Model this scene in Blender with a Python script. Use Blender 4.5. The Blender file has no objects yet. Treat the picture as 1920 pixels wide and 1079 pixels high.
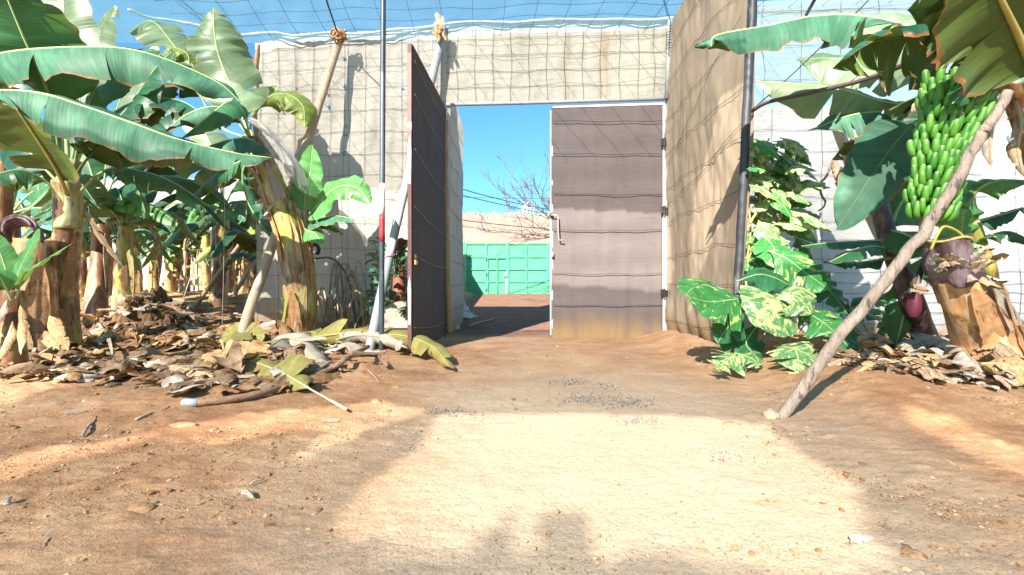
import bpy, math, random
import numpy as np
from mathutils import Vector, Matrix, noise as mn
R = math.radians
SC = bpy.context.scene
COL = SC.collection
F, CX, CY, CH = 850.0, 960.0, 539.5, 0.8      # focal length in photo pixels, image centre, camera height
ORG = {}

# ------------------------------------------------------------------ measuring helpers (photo pixel + distance -> place)
def P(px, py, D):
    return Vector(((px-CX)/F*D, D, CH-(py-CY)/F*D))
def smooth(a, b, x):
    t = np.clip((x-a)/(b-a), 0, 1); return t*t*(3-2*t)
def H(x, y):
    """height of the ground (numpy friendly, broad shape only)"""
    x = np.asarray(x, float); y = np.asarray(y, float)
    l = smooth(-0.8, -2.2, x)*np.clip(0.125*(y-5.6), 0, 0.66)
    r = smooth(1.75, 2.6, x)*smooth(2.2, 3.4, y)*0.17
    o = np.clip(0.0385*(y-7.6), 0, 0.6)*smooth(-2.9, -1.6, x)
    far = np.clip((y-22)*0.01, 0, 1.0)
    m = 0.10*np.exp(-(((x+1.5)/0.42)**2+((y-4.15)/0.28)**2))          # small heap by the branch
    m2 = 0.05*np.exp(-(((x+2.6)/1.1)**2+((y-3.2)/0.35)**2))
    h1 = 0.22*np.exp(-(((x+6.0)/0.55)**2+((y-7.4)/0.4)**2))
    return np.maximum(l, o)+r+far+m+m2+h1
def gp(px, py, lift=0.0):
    """where the sight line of a photo pixel meets the ground"""
    lo, hi = 0.4, 0.4
    k = (px-CX)/F; q = (py-CY)/F
    f = lambda t: CH-q*t-float(H(k*t, t))-lift
    while f(hi) > 0 and hi < 80: lo = hi; hi += 0.1
    for _ in range(30):
        m = (lo+hi)/2
        if f(m) > 0: lo = m
        else: hi = m
    return Vector((k*hi, hi, CH-q*hi))
def Dg(px):                                   # distance of the gate wall along a sight line
    return 7.257/(1+0.066*(px-CX)/F)
def G(px, py, off=0.0):
    p = P(px, py, Dg(px)); return p+Vector((-0.066, -0.998, 0))*off   # off > 0: towards the camera

# ------------------------------------------------------------------ numpy value noise
def vnoise(x, y, seed=0):
    xi = np.floor(x).astype(np.int64); yi = np.floor(y).astype(np.int64)
    fx = x-xi; fy = y-yi; fx = fx*fx*(3-2*fx); fy = fy*fy*(3-2*fy)
    def h(a, b):
        n = (a*374761393+b*668265263+seed*1442695041) & 0x7fffffff
        n = ((n ^ (n >> 13))*1274126177) & 0x7fffffff
        return ((n ^ (n >> 16)) & 0xffff)/65535.0
    return (h(xi, yi)*(1-fx)+h(xi+1, yi)*fx)*(1-fy)+(h(xi, yi+1)*(1-fx)+h(xi+1, yi+1)*fx)*fy
def fbm(x, y, o=4, seed=0):
    s = 0; a = 0.5
    for i in range(o):
        s = s+a*(vnoise(x, y, seed+i)-0.5); x = x*2.03; y = y*2.03; a *= 0.5
    return s

# ------------------------------------------------------------------ mesh collector
class MB:
    def __init__(s): s.v = []; s.f = []; s.a = []; s.n = 0
    def add(s, v, f, a=None):
        o = s.n; s.v.extend(v); s.n += len(v)
        s.f.extend([tuple(i+o for i in q) for q in f])
        s.a.extend(a if a is not None else [(0, 0, 0)]*len(v))
    def build(s, name, mat, parent=None, smooth=True, org=None, bev=0):
        me = bpy.data.meshes.new(name)
        if org is None: org = ORG.get(parent.name, Vector((0, 0, 0))) if parent else Vector((0, 0, 0))
        v = np.array([tuple(p) for p in s.v], dtype=float)-np.array(tuple(org))
        me.from_pydata(v.tolist(), [], s.f)
        at = me.attributes.new('lf', 'FLOAT_VECTOR', 'POINT')
        at.data.foreach_set('vector', np.array([tuple(q) for q in s.a], dtype=np.float32).ravel())
        if smooth: me.polygons.foreach_set('use_smooth', [True]*len(me.polygons))
        me.materials.append(mat)
        o = bpy.data.objects.new(name, me); COL.objects.link(o)
        if parent: o.parent = parent
        else: o.location = org
        ORG[o.name] = Vector(org)
        if bev:
            md = o.modifiers.new('bevel', 'BEVEL'); md.width = bev; md.segments = 2; md.limit_method = 'ANGLE'
        return o
def thing(name, label, cat, loc=(0, 0, 0), group=None):
    o = bpy.data.objects.new(name, None); COL.objects.link(o); o.location = loc
    o.empty_display_size = 0.1
    ORG[o.name] = Vector(loc); return tag(o, label, cat, group)
def tag(o, label=None, cat=None, group=None, kind=None):
    if label: o['label'] = label
    if cat: o['category'] = cat
    if group: o['group'] = group
    if kind: o['kind'] = kind
    return o
def cr(pts, n):
    """Catmull-Rom through pts, n samples"""
    p = [Vector(q) for q in pts]; p = [p[0]*2-p[1]]+p+[p[-1]*2-p[-2]]
    out = []; k = len(p)-3
    for i in range(n):
        t = i/(n-1)*k; j = min(int(t), k-1); t -= j
        a, b, c, d = p[j:j+4]
        out.append(0.5*((2*b)+(c-a)*t+(2*a-5*b+4*c-d)*t*t+(3*b-a-3*c+d)*t**3))
    return out
def tube(mb, path, rad, n=8, caps=True, fn=None):
    path = [Vector(p) for p in path]; m = len(path)
    r = rad if isinstance(rad, (list, tuple)) else [rad]*m
    T = [(path[min(i+1, m-1)]-path[max(i-1, 0)]).normalized() for i in range(m)]
    a = T[0].orthogonal().normalized(); vs = []; at = []; L = 0
    for i in range(m):
        a = (a-T[i]*a.dot(T[i]))
        a = a.normalized() if a.length > 1e-6 else T[i].orthogonal().normalized()
        b = T[i].cross(a)
        if i: L += (path[i]-path[i-1]).length
        for k in range(n):
            th = 2*math.pi*k/n; q = r[i]*(fn(i/(m-1), th, L) if fn else 1)
            vs.append(path[i]+(a*math.cos(th)+b*math.sin(th))*q); at.append((L, k/n, i/(m-1)))
    fs = [(i*n+k, i*n+(k+1) % n, (i+1)*n+(k+1) % n, (i+1)*n+k) for i in range(m-1) for k in range(n)]
    if caps: fs += [tuple(range(n-1, -1, -1)), tuple(range((m-1)*n, m*n))]
    mb.add(vs, fs, at)
def box(mb, c, ax, ay, az):
    """box with centre c and half-axis vectors"""
    c = Vector(c); ax, ay, az = Vector(ax), Vector(ay), Vector(az)
    vs = [c+ax*i+ay*j+az*k for k in (-1, 1) for j in (-1, 1) for i in (-1, 1)]
    fs = [(0, 2, 3, 1), (4, 5, 7, 6), (0, 1, 5, 4), (2, 6, 7, 3), (0, 4, 6, 2), (1, 3, 7, 5)]
    if ax.cross(ay).dot(az) < 0: fs = [q[::-1] for q in fs]
    mb.add(vs, fs)
def bar(mb, p, q, w, d, side):
    """rectangular bar from p to q; w across 'side', d across the other way (full sizes)"""
    p, q = Vector(p), Vector(q); t = (q-p); L = t.length/2; t.normalize()
    s = Vector(side); s = (s-t*s.dot(t)).normalized(); o = t.cross(s)
    box(mb, (p+q)/2, s*w/2, o*d/2, t*L)
def sheet(mb, fn, nu, nv):
    vs = []; at = []
    for j in range(nv+1):
        for i in range(nu+1):
            vs.append(fn(i/nu, j/nv)); at.append((i/nu, j/nv, 0))
    w = nu+1
    fs = [(j*w+i, j*w+i+1, (j+1)*w+i+1, (j+1)*w+i) for j in range(nv) for i in range(nu)]
    mb.add(vs, fs, at)

# ------------------------------------------------------------------ materials
class NT:
    def __init__(s, name):
        s.m = bpy.data.materials.new(name); s.m.use_nodes = True
        s.t = s.m.node_tree; s.t.nodes.clear(); s.out = s.n('ShaderNodeOutputMaterial')
    def n(s, typ, **kw):
        o = s.t.nodes.new(typ)
        for k, v in kw.items(): setattr(o, k, v)
        return o
    def l(s, a, b): s.t.links.new(a, b)
    def inp(s, node, i, v):
        if hasattr(v, 'is_output'): s.l(v, node.inputs[i])
        elif v is not None: node.inputs[i].default_value = v
    def coord(s, kind='Object'): return s.n('ShaderNodeTexCoord').outputs[kind]
    def attr(s, name='lf'): return s.n('ShaderNodeAttribute', attribute_name=name).outputs['Vector']
    def mapping(s, v, scale=(1, 1, 1), loc=(0, 0, 0), rot=(0, 0, 0)):
        o = s.n('ShaderNodeMapping'); s.l(v, o.inputs[0]); o.inputs[3].default_value = scale; o.inputs[1].default_value = loc; o.inputs[2].default_value = rot
        return o.outputs[0]
    def noise(s, v, scale=5, detail=4, rough=0.6, dist=0):
        o = s.n('ShaderNodeTexNoise'); s.l(v, o.inputs['Vector'])
        o.inputs['Scale'].default_value = scale; o.inputs['Detail'].default_value = detail
        o.inputs['Roughness'].default_value = rough; o.inputs['Distortion'].default_value = dist
        return o.outputs[0]
    def ramp(s, v, stops, interp='LINEAR'):
        o = s.n('ShaderNodeValToRGB'); s.l(v, o.inputs[0]); e = o.color_ramp.elements; o.color_ramp.interpolation = interp
        while len(e) < len(stops): e.new(0.5)
        for k, (p, c) in zip(e, stops):
            k.position = p; k.color = (c, c, c, 1) if isinstance(c, (int, float)) else (*c, 1)
        return o.outputs[0]
    def math(s, op, a, b=None, c=None):
        o = s.n('ShaderNodeMath', operation=op)
        for i, v in enumerate((a, b, c)): s.inp(o, i, v)
        return o.outputs[0]
    def mix(s, f, a, b, blend='MIX'):
        o = s.n('ShaderNodeMix', data_type='RGBA', blend_type=blend)
        s.inp(o, 0, f); s.inp(o, 6, a if hasattr(a, 'is_output') else (*a, 1)); s.inp(o, 7, b if hasattr(b, 'is_output') else (*b, 1))
        return o.outputs[2]
    def sep(s, v):
        o = s.n('ShaderNodeSeparateXYZ'); s.l(v, o.inputs[0]); return o.outputs
    def bump(s, h, strength=0.3, dist=0.01, normal=None):
        o = s.n('ShaderNodeBump'); s.inp(o, 'Height', h); o.inputs['Strength'].default_value = strength; o.inputs['Distance'].default_value = dist
        if normal is not None: s.l(normal, o.inputs['Normal'])
        return o.outputs[0]
    def bsdf(s, col, rough=0.6, normal=None, spec=0.5, metal=0):
        o = s.n('ShaderNodeBsdfPrincipled')
        s.inp(o, 'Base Color', col if hasattr(col, 'is_output') else (*col, 1)); s.inp(o, 'Roughness', rough)
        o.inputs['Specular IOR Level'].default_value = spec; o.inputs['Metallic'].default_value = metal
        if normal is not None: s.l(normal, o.inputs['Normal'])
        return o.outputs[0]
    def transl(s, col, normal=None):
        o = s.n('ShaderNodeBsdfTranslucent'); s.inp(o, 0, col if hasattr(col, 'is_output') else (*col, 1)); return o.outputs[0]
    def mixs(s, f, a, b):
        o = s.n('ShaderNodeMixShader'); s.inp(o, 0, f); s.l(a, o.inputs[1]); s.l(b, o.inputs[2]); return o.outputs[0]
    def done(s, sh): s.l(sh, s.out.inputs[0]); return s.m

def leaf_mat(name, top, under, vein=None, brown=(0.22, 0.13, 0.06), edge=0.965, transl=0.3, rough=0.38, spots=0.0, streak=0.35, spec=0.35):
    k = NT(name); a = k.attr(); x, y, z = k.sep(a)[0:3]
    st = k.noise(k.mapping(a, (38, 1.2, 7)), 1, 2, 0.5)
    st2 = k.noise(k.mapping(a, (5, 1.0, 9)), 1, 3, 0.6)
    var = k.math('ADD', k.math('MULTIPLY', k.math('SUBTRACT', st, 0.5), streak*1.6), k.math('MULTIPLY', k.math('SUBTRACT', st2, 0.5), 0.9))
    dark = tuple(c*0.55 for c in top); lite = tuple(min(1, c*1.6+0.01) for c in top)
    f = k.math('ADD', 0.5, var)
    ct = k.ramp(f, [(0.15, dark), (0.5, top), (0.85, lite)])
    cu = k.ramp(f, [(0.15, tuple(c*0.7 for c in under)), (0.5, under), (0.85, tuple(c*1.3 for c in under))])
    bf = k.n('ShaderNodeNewGeometry').outputs['Backfacing']
    c = k.mix(bf, ct, cu)
    nb = k.noise(k.mapping(a, (9, 3, 5)), 1, 4, 0.7)
    e = k.math('ADD', y, k.math('MULTIPLY', k.math('SUBTRACT', nb, 0.5), 0.28))
    em = k.ramp(e, [(edge-0.03, 0.0), (edge+0.03, 1.0)])
    c = k.mix(em, c, k.ramp(nb, [(0.35, tuple(b*0.5 for b in brown)), (0.6, brown), (0.75, (0.5, 0.4, 0.28))]))
    if spots:
        sp = k.ramp(k.noise(k.mapping(a, (6, 4, 3)), 1, 5, 0.75), [(0.66-spots*0.2, 0.0), (0.72-spots*0.2, 1.0)])
        c = k.mix(sp, c, tuple(b*0.8 for b in brown))
    rib = k.n('ShaderNodeTexWave', wave_type='BANDS', bands_direction='X'); k.l(k.mapping(a, (1, 0.03, 1)), rib.inputs[0]); rib.inputs['Scale'].default_value = 9; rib.inputs['Distortion'].default_value = 1.5
    nrm = k.bump(k.math('ADD', k.math('MULTIPLY', rib.outputs['Fac'], .35), k.math('MULTIPLY', st, 1.2)), 0.25, 0.005)
    b = k.bsdf(c, rough, nrm, spec)
    tc = k.mix(0.5, c, (0.30, 0.42, 0.06), 'MIX')
    return k.done(k.mixs(transl, b, k.transl(tc)))

def net_mat(name, base, stain=(0.36, 0.2, 0.08), stain_amt=0.5, transl=0.35, dirt_z=None, transp=0.0, seed=0.0, weave=True, crease=0.42, cs=(2.2, 2.2, 5.5)):
    k = NT(name); o = k.coord()
    big = k.noise(k.mapping(o, (1, 1, 0.35), (seed, 0, 0)), 1.3, 4, 0.6)
    c = k.mix(k.ramp(big, [(0.3, 0.0), (0.75, 1.0)]), base, tuple(b*0.78 for b in base))
    s1 = k.noise(k.mapping(o, (3.2, 3.2, 0.22), (seed+3, 1, 0)), 1, 5, 0.65)
    c = k.mix(k.math('MULTIPLY', k.ramp(s1, [(0.55, 0.0), (0.75, 1.0)]), stain_amt), c, stain)
    s2 = k.noise(k.mapping(o, (11, 11, 0.5), (seed, 4, 0)), 1, 4, 0.7)
    c = k.mix(k.math('MULTIPLY', k.ramp(s2, [(0.52, 0.0), (0.8, 1.0)]), stain_amt*0.6), c, tuple(b*0.55 for b in base))
    fine = k.noise(o, 30, 4, 0.7)
    c = k.mix(k.math('MULTIPLY', k.ramp(fine, [(0.35, 1.0), (0.6, 0.0)]), 0.22), c, tuple(b*0.6 for b in base))
    if dirt_z is not None:
        z = k.sep(o)[2]
        d = k.math('ADD', z, k.math('MULTIPLY', k.math('SUBTRACT', k.noise(o, 2.5, 4, 0.6), 0.5), 0.8))
        c = k.mix(k.ramp(d, [(max(0, dirt_z*0.2), 0.75), (min(1, dirt_z), 0.0)]), c, (0.36, 0.22, 0.10))
    wr = k.noise(k.mapping(o, cs), 1.6, 4, 0.55, 0.8)
    nrm = k.bump(wr, crease, 0.06)
    if weave:
        nrm = k.bump(k.noise(o, 160, 2, 0.5), 0.25, 0.004, nrm)
    sh = k.mixs(transl, k.bsdf(c, 0.75, nrm, 0.25), k.transl(c))
    if transp: sh = k.mixs(transp, sh, k.n('ShaderNodeBsdfTransparent').outputs[0])
    return k.done(sh)

def plain_mat(name, base, rough=0.6, var=0.3, scale=8, stretch=(1, 1, 1), bump=0.2, spec=0.4, metal=0, spots=None, spot_t=0.62, bumpd=0.005):
    k = NT(name); o = k.coord(); v = k.mapping(o, stretch)
    n = k.noise(v, scale, 5, 0.65)
    c = k.ramp(n, [(0.25, tuple(b*(1-var) for b in base)), (0.75, tuple(min(1, b*(1+var)) for b in base))])
    if spots is not None:
        m = k.ramp(k.noise(k.mapping(o, stretch, (5, 5, 5)), scale*0.7, 6, 0.7), [(spot_t, 0.0), (spot_t+0.08, 1.0)])
        c = k.mix(m, c, spots)
    return k.done(k.bsdf(c, rough, k.bump(k.noise(v, scale*4, 4, 0.6), bump, bumpd), spec, metal))
SKY_STRENGTH, SUN_STRENGTH, EXPOSURE = 0.06, 5.0, 2.05
# ================================================================== light, sky, camera
AZ, EL = R(25), R(35)
sd = Vector((math.sin(AZ)*math.cos(EL), math.cos(AZ)*math.cos(EL), -math.sin(EL)))      # way the sunlight travels
w = bpy.data.worlds.new('World'); SC.world = w; w.use_nodes = True
nt = w.node_tree; bg = nt.nodes['Background']
sky = nt.nodes.new('ShaderNodeTexSky'); sky.sky_type = 'NISHITA'; sky.sun_disc = False
sky.sun_elevation = EL; sky.sun_rotation = AZ+math.pi; sky.air_density = 1.1; sky.dust_density = 0.4; sky.ozone_density = 1.6
tint = nt.nodes.new('ShaderNodeMix'); tint.data_type = 'RGBA'; tint.blend_type = 'MULTIPLY'; tint.inputs[0].default_value = 1.0; tint.inputs[7].default_value = (0.46, 0.88, 1.0, 1)
nt.links.new(sky.outputs[0], tint.inputs[6]); nt.links.new(tint.outputs[2], bg.inputs[0]); bg.inputs[1].default_value = SKY_STRENGTH
su = bpy.data.lights.new('sun', 'SUN'); su.energy = SUN_STRENGTH; su.angle = R(0.55); su.color = (1.0, 0.93, 0.82)
so = bpy.data.objects.new('sun', su); COL.objects.link(so); so.rotation_euler = sd.to_track_quat('-Z', 'Y').to_euler(); so.location = (-6, -10, 12)
cam = bpy.data.cameras.new('camera'); cam.sensor_width = 36; cam.lens = F/1920*36; cam.clip_end = 2000; cam.clip_start = 0.05
co = bpy.data.objects.new('camera', cam); COL.objects.link(co); co.location = (0, 0, CH); co.rotation_euler = (R(90), 0, 0); SC.camera = co
SC.view_settings.view_transform = 'Standard'; SC.view_settings.look = 'None'; SC.view_settings.exposure = EXPOSURE; SC.view_settings.gamma = 1
SC.cycles.max_bounces = 8; SC.cycles.transparent_max_bounces = 12; SC.cycles.sample_clamp_indirect = 6

# ================================================================== ground
def ground():
    xs = np.concatenate([-np.geomspace(300, 7, 24), np.linspace(-6.9, 6.9, 520), np.geomspace(7, 300, 24)])
    ys = np.concatenate([-np.geomspace(120, 1, 14), np.linspace(-0.8, 0.75, 8), np.geomspace(0.8, 12, 420), np.geomspace(12.2, 500, 50)])
    X, Y = np.meshgrid(xs, ys)
    near = smooth(14, 8, np.abs(Y))
    Z = H(X, Y)
    path = np.exp(-((X-0.35-0.05*Y)/1.25)**2)
    Z = Z+near*(fbm(X*0.9, Y*0.9, 3, 5)*0.05+(1-0.75*path)*(fbm(X*4, Y*4, 4, 9)*0.025+np.maximum(0, fbm(X*11, Y*11, 4, 21)-0.02)*0.05+np.abs(fbm(X*19, Y*19, 3, 61))*0.03*smooth(0.5, 1.6, X-0.35*Y+.4)))
    Z = Z+near*fbm(X*26, Y*26, 3, 33)*(0.016-0.010*path)
    mound = np.exp(-(((X+1.5)/0.55)**2+((Y-4.15)/0.4)**2))
    Z = Z+mound*np.abs(fbm(X*9, Y*9, 4, 50))*0.16
    n = X.shape; v = np.stack([X, Y, Z], -1).reshape(-1, 3)
    idx = np.arange(n[0]*n[1]).reshape(n)
    f = np.stack([idx[:-1, :-1], idx[:-1, 1:], idx[1:, 1:], idx[1:, :-1]], -1).reshape(-1, 4)
    me = bpy.data.meshes.new('ground'); me.from_pydata(v.tolist(), [], f.tolist())
    me.polygons.foreach_set('use_smooth', [True]*len(me.polygons))
    k = NT('bare_earth'); o = k.coord()
    n1 = k.noise(o, 0.55, 4, 0.6); n2 = k.noise(o, 3.0, 5, 0.65); n3 = k.noise(o, 62, 6, 0.78)
    c = k.ramp(k.math('ADD', k.math('MULTIPLY', n1, 0.55), k.math('MULTIPLY', n2, 0.45)),
               [(0.35, (0.22, 0.100, 0.050)), (0.48, (0.35, 0.190, 0.100)), (0.60, (0.45, 0.285, 0.165))])
    xyz = k.sep(o)
    # the trodden drive is paler and finer than the beds beside it
    px_ = k.math('SUBTRACT', k.math('ADD', xyz[0], k.math('MULTIPLY', k.math('SUBTRACT', n1, 0.5), 2.2)), k.math('MULTIPLY_ADD', xyz[1], 0.05, 0.35))
    dr = k.ramp(k.math('ABSOLUTE', px_), [(0.6, 1.0), (1.0, 0.0)])
    dr = k.ramp(k.math('MULTIPLY', k.math('ABSOLUTE', px_), 0.5), [(0.3, 1.0), (0.85, 0.0)])
    yfar = k.ramp(k.math('MULTIPLY', xyz[1], 0.1), [(0.28, 1.0), (0.5, 0.25)])
    c = k.mix(k.math('MULTIPLY', k.math('MULTIPLY', dr, yfar), 0.75), c, (0.42, 0.34, 0.25))
    outm = k.ramp(k.math('MULTIPLY', xyz[1], 0.1), [(0.72, 0.0), (0.80, 1.0)])
    inx = k.ramp(k.math('MULTIPLY_ADD', xyz[0], 0.2, 0.5), [(0.13, 0.0), (0.2, 1.0)])
    c = k.mix(k.math('MULTIPLY', outm, inx), c, k.ramp(n2, [(0.35, (0.17, 0.085, 0.06)), (0.65, (0.24, 0.135, 0.095))]))
    # grey gravel pressed into the drive in patches
    gm = k.math('MULTIPLY', k.ramp(k.noise(k.mapping(o, (1.0, 1.8, 1), (3.3, 1.7, 0)), 1.1, 2, 0.5), [(0.60, 0.0), (0.68, 1.0)]),
                k.ramp(k.noise(o, 95, 2, 0.6), [(0.5, 0.0), (0.56, 1.0)]))
    c = k.mix(k.math('MULTIPLY', gm, 0.45), c, k.ramp(k.noise(o, 150, 1, 0.5), [(0.3, (0.12, 0.11, 0.10)), (0.7, (0.42, 0.38, 0.34))]))
    c = k.mix(k.ramp(n3, [(0.34, 0.55), (0.5, 0.0)]), c, k.mix(0.6, c, (0.05, 0.025, 0.012)))
    c = k.mix(k.ramp(k.noise(o, 190, 3, 0.8), [(0.38, 0.35), (0.5, 0.0)]), c, k.mix(0.55, c, (0.06, 0.03, 0.015)))
    c = k.mix(k.math('MULTIPLY', k.ramp(k.noise(o, 75, 3, 0.7), [(0.62, 0.0), (0.70, 1.0)]), 0.5), c, (0.55, 0.43, 0.3))
    h = k.math('ADD', k.math('MULTIPLY', n3, 1.0), k.math('MULTIPLY', k.noise(o, 16, 5, 0.7), 1.6))
    me.materials.append(k.done(k.bsdf(c, 0.92, k.bump(h, 0.85, 0.010), 0.15)))
    ob = bpy.data.objects.new('ground', me); COL.objects.link(ob); tag(ob, 'bare brown and sandy earth of the yard and drive', kind='structure')
ground()

M = {}
M['net'] = net_mat('cream_netting', (0.57, 0.52, 0.455), stain_amt=0.65, transl=0.42, dirt_z=0.62)
M['net_lintel'] = net_mat('weathered_netting', (0.56, 0.515, 0.435), stain_amt=1.0, transl=0.42, seed=7)
M['net_tan'] = net_mat('tan_netting', (0.49, 0.375, 0.27), stain=(0.3, 0.17, 0.07), stain_amt=0.3, transl=0.35, dirt_z=0.5, seed=3, crease=.22, cs=(3.5, 3.5, .5))
M['net_white'] = net_mat('white_netting', (0.60, 0.59, 0.58), stain=(0.4, 0.33, 0.25), stain_amt=0.2, transl=0.4, dirt_z=0.3, seed=11)
M['net_roof'] = net_mat('roof_netting', (0.19, 0.38, 0.51), stain_amt=0.0, transl=0.5, transp=0.50, seed=2, weave=False)
M['wire'] = plain_mat('wire_grey', (0.035, 0.028, 0.024), 0.6, 0.4, 20, bump=0)
M['wire_pale'] = plain_mat('wire_pale', (0.25, 0.23, 0.2), 0.6, 0.3, 20, bump=0)
M['hem'] = plain_mat('hem_cloth', (0.40, 0.35, 0.29), 0.8, 0.25, 9, bump=0.4, spots=(0.2, 0.13, 0.07), spot_t=0.56)
M['galv'] = plain_mat('galvanised_pipe', (0.30, 0.33, 0.34), 0.5, 0.15, 10, (1, 1, 0.3), 0.1, 0.4, spots=(0.22, 0.15, 0.1), spot_t=0.66)
M['steel_dark'] = plain_mat('dark_steel', (0.07, 0.085, 0.10), 0.42, 0.4, 14, (1, 1, 0.25), 0.2, 0.5, 0.3, spots=(0.25, 0.25, 0.24), spot_t=0.62)
M['steel_black'] = plain_mat('black_pole', (0.035, 0.036, 0.045), 0.5, 0.4, 14, (1, 1, 0.25), 0.3, 0.4, 0, spots=(0.12, 0.12, 0.13), spot_t=0.58)
M['white_paint'] = plain_mat('white_paint', (0.74, 0.74, 0.72), 0.45, 0.1, 9, bump=0.1, spots=(0.35, 0.27, 0.2), spot_t=0.68)
M['red_paint'] = plain_mat('red_paint', (0.42, 0.05, 0.06), 0.5, 0.25, 9, bump=0.1, spots=(0.55, 0.3, 0.28), spot_t=0.64)
M['wood'] = plain_mat('pole_wood', (0.40, 0.30, 0.22), 0.8, 0.3, 10, (4, 4, 0.4), 0.5, 0.2, spots=(0.2, 0.14, 0.1), spot_t=0.63)
M['branch'] = plain_mat('bark', (0.30, 0.235, 0.19), 0.85, 0.45, 12, (3, 3, 0.8), 0.8, 0.2, spots=(0.09, 0.07, 0.07), spot_t=0.56, bumpd=0.012)
M['rust_frame'] = plain_mat('maroon_frame', (0.13, 0.055, 0.055), 0.6, 0.3, 8, bump=0.3, spots=(0.55, 0.5, 0.44), spot_t=0.66)
M['grn'] = plain_mat('green_paint', (0.055, 0.29, 0.15), 0.45, 0.18, 2.2, bump=0.15, spots=(0.30, 0.55, 0.42), spot_t=0.66)
M['grn_bar'] = plain_mat('green_bar_paint', (0.05, 0.38, 0.17), 0.45, 0.15, 4, bump=0.1)
M['conc'] = plain_mat('stained_concrete', (0.42, 0.38, 0.31), 0.9, 0.35, 5, bump=0.5, spots=(0.12, 0.11, 0.08), spot_t=0.56)
M['tie'] = plain_mat('old_rag', (0.36, 0.2, 0.09), 0.9, 0.5, 18, bump=0.6)
M['plastic_bag'] = net_mat('film_plastic', (0.5, 0.5, 0.5), stain_amt=0.0, transl=0.5, transp=0.5, weave=False)
M['black_plastic'] = plain_mat('black_hinge', (0.02, 0.02, 0.022), 0.5, 0.3, 10, bump=0.1)
M['hose'] = plain_mat('brown_hose', (0.085, 0.055, 0.062), 0.45, 0.3, 12, bump=0.15)
M['ochre'] = plain_mat('ochre_board', (0.28, 0.18, 0.08), 0.7, 0.3, 6, (2, 2, 0.5), 0.3)
M['stone'] = plain_mat('stone', (0.36, 0.27, 0.19), 0.9, 0.3, 9, bump=0.7, bumpd=0.02)
def fabric_mat(name, base, dirt):
    k = NT(name); o = k.coord(); z = k.sep(o)[2]
    n = k.noise(k.mapping(o, (2.2, 2.2, 75)), 1, 4, 0.7)
    b = k.noise(k.mapping(o, (1.2, 1.2, 2.4)), 1, 4, 0.6)
    c = k.ramp(k.math('ADD', k.math('MULTIPLY', n, 0.6), k.math('MULTIPLY', b, 0.4)), [(0.34, tuple(x*0.84 for x in base)), (0.64, tuple(x*1.12 for x in base))])
    sp = k.noise(k.mapping(o, (40, 40, 90)), 1, 3, 0.7)
    c = k.mix(k.math('MULTIPLY', k.ramp(sp, [(0.62, 0.0), (0.7, 1.0)]), 0.35), c, tuple(min(1, x*2.2) for x in base))
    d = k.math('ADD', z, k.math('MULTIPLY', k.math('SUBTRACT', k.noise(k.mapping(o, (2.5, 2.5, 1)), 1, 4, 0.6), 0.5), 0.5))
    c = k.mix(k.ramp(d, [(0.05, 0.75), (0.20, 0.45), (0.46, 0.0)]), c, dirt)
    c = k.mix(k.math('MULTIPLY', k.ramp(k.noise(k.mapping(o, (5, 5, .5)), 1, 5, .7), [(.52, 0.0), (.75, 1.0)]), .35), c, tuple(x*.55 for x in base))
    return k.done(k.bsdf(c, 0.8, k.bump(k.noise(k.mapping(o, (9, 9, 160)), 1, 3, 0.6), 0.4, 0.004), 0.2))
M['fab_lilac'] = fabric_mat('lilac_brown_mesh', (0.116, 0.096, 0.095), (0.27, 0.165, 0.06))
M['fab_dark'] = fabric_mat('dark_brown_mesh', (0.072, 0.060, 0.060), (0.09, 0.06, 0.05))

WD = Vector((0.998, -0.066, 0)); WN = Vector((-0.066, -0.998, 0))       # along the gate wall, and out of it towards the yard

def wrinkle(p, amp, s=1.0, seed=0.0):
    q = Vector((p.x*1.4*s+seed, p.y*1.4*s, p.z*0.8*s))
    a = mn.noise(q)*0.6+mn.noise(q*2.7)*0.28+mn.noise(q*6.1)*0.14+abs(mn.noise(Vector((p.x*5*s, p.y*5*s, p.z*1.1*s+seed))))*0.25
    return a*amp
def net_wall(name, label, cat, surf, nrm, nu, nv, mat, vw, hw, amp=0.05, seed=0.0, wr=0.0026, sag=0.006, diag=()):
    t = thing(name, label, cat, surf(0.5, 0))
    full = lambda u, v: (lambda p: p+Vector(nrm)*wrinkle(p, amp, 1, seed))(Vector(surf(u, v)))
    mb = MB(); sheet(mb, full, nu, nv); mb.build('netting', mat, t)
    wb = MB(); rng = random.Random(int(seed*7)+3)
    for u in vw:
        ph = rng.random()*9; pts = [full(min(1, max(0, u+0.003*math.sin(v*9+ph)+0.002*mn.noise(Vector((v*12, ph, 0))))), v)+Vector(nrm)*(0.012+0.012*rng.random()) for v in np.linspace(0.005, 0.995, 28)]
        tube(wb, pts, wr, 5)
    for v in hw:
        ph = rng.random()*9; n = 44; pts = []
        for u in np.linspace(0.004, 0.996, n):
            s = -sag*abs(math.sin(u*math.pi*max(1, len(vw))+ph))*0.4+0.007*mn.noise(Vector((u*6, ph, 2)))
            pts.append(full(u, min(0.995, max(0.005, v+s)))+Vector(nrm)*(0.012+0.01*rng.random()))
        tube(wb, pts, wr, 5)
    for (u0, v0, u1, v1, sg) in diag:
        pts = [full(u0+(u1-u0)*q, v0+(v1-v0)*q-sg*math.sin(q*math.pi))+Vector(nrm)*0.02 for q in np.linspace(0, 1, 26)]
        tube(wb, pts, wr, 5)
    wb.build('wire_grid', M['wire'], t)
    return t, full

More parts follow.
